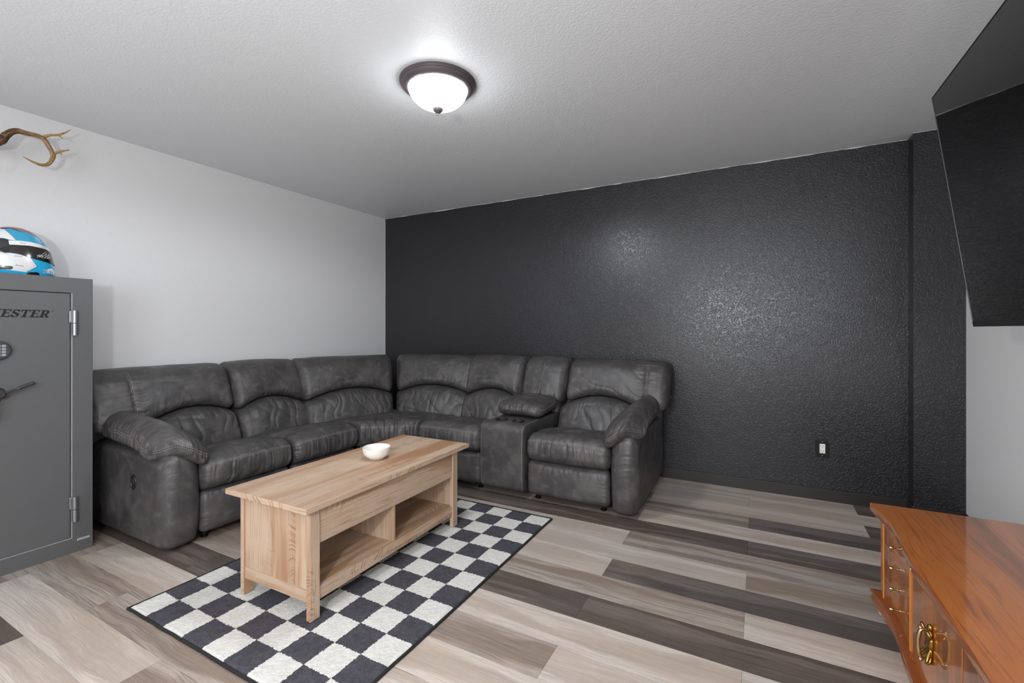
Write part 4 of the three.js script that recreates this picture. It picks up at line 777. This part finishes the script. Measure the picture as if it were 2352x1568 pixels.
// ------------------------------------------------------------------ low wooden console under the television
{
  const top = 0.52, zF = -2.245, zN = -0.62, xB = 1.085, cz = (zF + zN) / 2;
  const t = thing('console_cabinet', 'low orange-brown varnished wooden console cabinet with small brass knobs under the television', 'cabinet', V(0.75, 0, cz));
  const T = (g) => g.translate(-0.75, 0, -cz);
  // front edge of the top: x as a function of the distance s from either end
  const wav = (s) => { const P = [[0, 0.388], [0.05, 0.394], [0.13, 0.404], [0.22, 0.411], [0.32, 0.407], [0.42, 0.399], [0.55, 0.393], [0.70, 0.397], [0.9, 0.400]]; for (let i = 0; i < P.length - 1; i++) if (s <= P[i + 1][0]) return lerp(P[i][1], P[i + 1][1], smooth(P[i][0], P[i + 1][0], s)); return 0.4; };
  const edge = (z, inset) => wav(Math.min(z - zF, zN - z)) + inset;
  // sweep a profile [inset, y] round the far end, front and near end
  const sweep = (prof, uvScale = 1) => {
    const path = []; const N = 70;
    path.push([xB, zF, 0, -1]); path.push([edge(zF, 0) + 0.004, zF, 0, -1]);
    for (let i = 0; i <= N; i++) { const z = lerp(zF, zN, i / N); path.push([edge(z, 0), z, -1, 0]); }
    path.push([edge(zN, 0) + 0.004, zN, 0, 1]); path.push([xB, zN, 0, 1]);
    const pos = [], uv = [], idx = []; let run = 0;
    path.forEach(([x, z, nx, nz], i) => { if (i) run += Math.hypot(x - path[i - 1][0], z - path[i - 1][1]); prof.forEach(([ins, y], j) => {
      const corner = (q) => clamp(q, zF + ins, zN - ins);
      const px = Math.max(x, x) + (x >= xB ? 0 : ins), pz = corner(z); pos.push(px, y, pz); uv.push(run * 0.5 + 0.15, y * 0.6 + ins * 0.6 + 0.33); }); });
    const m = prof.length; for (let i = 0; i < path.length - 1; i++) for (let j = 0; j < m - 1; j++) { const q = i * m + j; idx.push(q, q + 1, q + m, q + m, q + 1, q + m + 1); }
    const g = new THREE.BufferGeometry(); g.setAttribute('position', new THREE.Float32BufferAttribute(pos, 3)); g.setAttribute('uv', new THREE.Float32BufferAttribute(uv, 2)); g.setIndex(idx); return toCreasedNormals(g, 0.5);
  };
  const plate = (ins, y0, y1) => { // slab whose front follows the wave
    const sh = new THREE.Shape(); sh.moveTo(xB, -(zF + ins)); for (let i = 0; i <= 70; i++) { const z = lerp(zF + ins, zN - ins, i / 70); sh.lineTo(edge(z, ins), -z); } sh.lineTo(xB, -(zN - ins)); sh.closePath();
    const g = new THREE.ExtrudeGeometry(sh, { depth: y1 - y0, bevelEnabled: false }); g.rotateX(-Math.PI / 2).translate(0, y0, 0); const q = g.index ? g.toNonIndexed() : g; planarUV(q, 'z', [2.3, -0.35]); return q; };
  part('top', T(plate(0.0012, top - 0.022, top)), M.walnut, t);
  part('top_moulding', T(sweep([[0.0012, top - 0.0002], [0, top - 0.0016], [0, top - 0.024], [0.002, top - 0.029], [0.008, top - 0.036], [0.013, top - 0.041], [0.015, top - 0.046], [0.024, top - 0.0465]])), M.walnutLight, t);
  part('carcass', T(plate(0.026, 0.10, top - 0.02)), M.walnut, t);
  part('base_moulding', T(sweep([[0.026, 0.190], [0.006, 0.188], [0.000, 0.184], [0.001, 0.176], [0.006, 0.168], [0.003, 0.158], [0.002, 0.148], [0.012, 0.128], [0.022, 0.110], [0.03, 0.10]])), M.walnutLight, t);
  part('plinth', T(box(0.47, xB, 0.0, 0.105, zF + 0.06, zN - 0.06, 0.004, 'z')), M.walnut, t);
  const yLo = 0.190, yHi = top - 0.046;
  const fx = (z) => edge(z, 0.026);
  const panel = (z0, z1, y0, y1, out, grain, m, name, parent = t, th = 0.016) => { // board bent to the front
    const n = 14, pos = [], idx = [], uv = []; const bev = 0.0012;
    const ringAt = (o, i) => { const a = []; for (let k = 0; k <= n; k++) a.push([lerp(z0 + i, z1 - i, k / n), y0 + i, o]); for (let k = n; k >= 0; k--) a.push([lerp(z0 + i, z1 - i, k / n), y1 - i, o]); return a; };
    const rings = [ringAt(-th, 0), ringAt(out - bev, 0), ringAt(out, bev)];
    rings.forEach((r) => r.forEach(([z, y, o]) => { pos.push(fx(z) - o, y, z); uv.push(grain === 'y' ? y : z, grain === 'y' ? z + 3.45 : y); }));
    const m2 = 2 * n + 2; for (let r = 0; r < 2; r++) for (let k = 0; k < m2; k++) { const a = r * m2 + k, b2 = r * m2 + (k + 1) % m2; idx.push(a, b2, a + m2, b2, b2 + m2, a + m2); }
    const o2 = 2 * m2; for (let k = 0; k < n; k++) { const a = o2 + k, b2 = o2 + k + 1, c2 = o2 + m2 - 1 - k, d2 = o2 + m2 - 2 - k; idx.push(a, b2, d2, a, d2, c2); }
    const g = new THREE.BufferGeometry(); g.setAttribute('position', new THREE.Float32BufferAttribute(pos, 3)); g.setAttribute('uv', new THREE.Float32BufferAttribute(uv, 2)); g.setIndex(idx);
    return part(name, T(toCreasedNormals(g, 0.5)), m, parent);
  };
  const mirror = (z) => zF + zN - z;
  const knobGeo = lathe([[0.0045, 0], [0.0045, 0.002], [0.0022, 0.004], [0.0022, 0.016], [0.004, 0.018], [0.0062, 0.0215], [0.0065, 0.025], [0.005, 0.029], [0.0005, 0.0305]]).rotateX(Math.PI / 2).rotateY(-Math.PI / 2);
  for (const f of [(z) => z, mirror]) {
    const P = (a, b2, ...r) => { const u = f(a), v = f(b2); return panel(Math.min(u, v), Math.max(u, v), ...r); };
    P(zF + 0.03, zF + 0.062, yLo, yHi, 0.002, 'y', M.walnutLight, 'stile'); P(zF + 0.064, zF + 0.074, yLo, yHi, 0.007, 'y', M.walnutPale, 'inlay_strip');
    P(-1.868, -1.855, yLo, yHi, 0.007, 'y', M.walnutPale, 'inlay_strip'); P(-1.853, -1.82, yLo, yHi, 0.002, 'y', M.walnutLight, 'stile');
    const dh = (yHi - yLo) / 4;
    for (let i = 0; i < 4; i++) {
      const dr = P(zF + 0.077, -1.871, yLo + i * dh + 0.0004, yLo + (i + 1) * dh - 0.0004, 0.005, 'y', M.walnut, 'drawer');
      const z = f((zF + 0.077 - 1.871) / 2), y = yLo + (i + 0.55) * dh;
      part('knob', T(knobGeo.clone().translate(fx(z) - 0.005, y, z)), M.brassPale, dr, 'small brass knob');
    }
    const door = P(-1.818, -1.436, yLo + 0.001, yHi - 0.001, 0.005, 'y', M.walnut, 'door');
    // ornate pull: leafy back plate, two posts and a drop bail
    const z0 = f(-1.628), y0 = 0.345, x0 = fx(z0) - 0.005, gs = [], B = (dx, y, dz) => V(x0 - dx, y0 + y, z0 + dz);
    const leaf = (y, dz, ry, rz, rx = 0.007) => gs.push(new THREE.SphereGeometry(1, 20, 14).scale(rx, ry, rz).translate(x0 - 0.004, y0 + y, z0 + dz));
    leaf(0.022, 0, 0.016, 0.011); leaf(-0.022, 0, 0.016, 0.011); leaf(0, -0.012, 0.02, 0.012); leaf(0.044, 0, 0.010, 0.008); leaf(-0.044, 0, 0.010, 0.008); leaf(0.014, -0.022, 0.011, 0.010); leaf(-0.012, -0.020, 0.011, 0.009); leaf(0.006, 0.010, 0.018, 0.008);
    for (const [sy, dz] of [[1, -1], [-1, -1], [1, 1], [-1, 1]]) gs.push(taper([B(0.004, sy * 0.012, dz * 0.004), B(0.012, sy * 0.03, dz * 0.014), B(0.016, sy * 0.042, dz * 0.022), B(0.012, sy * 0.034, dz * 0.028), B(0.008, sy * 0.024, dz * 0.024)], [0.003, 0.0045, 0.004, 0.0035, 0.002], 30, 8));
    const hp = part('pull', gs.map(T), M.brass, door, 'ornate leafy brass pull');
    part('bail', [taper([B(0.008, 0.034, 0), B(0.022, 0.036, 0.002), B(0.028, 0.022, 0.003), B(0.030, 0, 0.004), B(0.028, -0.024, 0.003), B(0.022, -0.04, 0.002), B(0.010, -0.042, 0)], [0.003, 0.004, 0.0055, 0.004, 0.0055, 0.004, 0.003], 60, 10), new THREE.SphereGeometry(0.0055, 14, 10).translate(x0 - 0.024, y0 + 0.040, z0), new THREE.SphereGeometry(0.0055, 14, 10).translate(x0 - 0.024, y0 - 0.046, z0)].map(T), M.brassPale, hp);
  }
}

renderer.render(scene, camera);
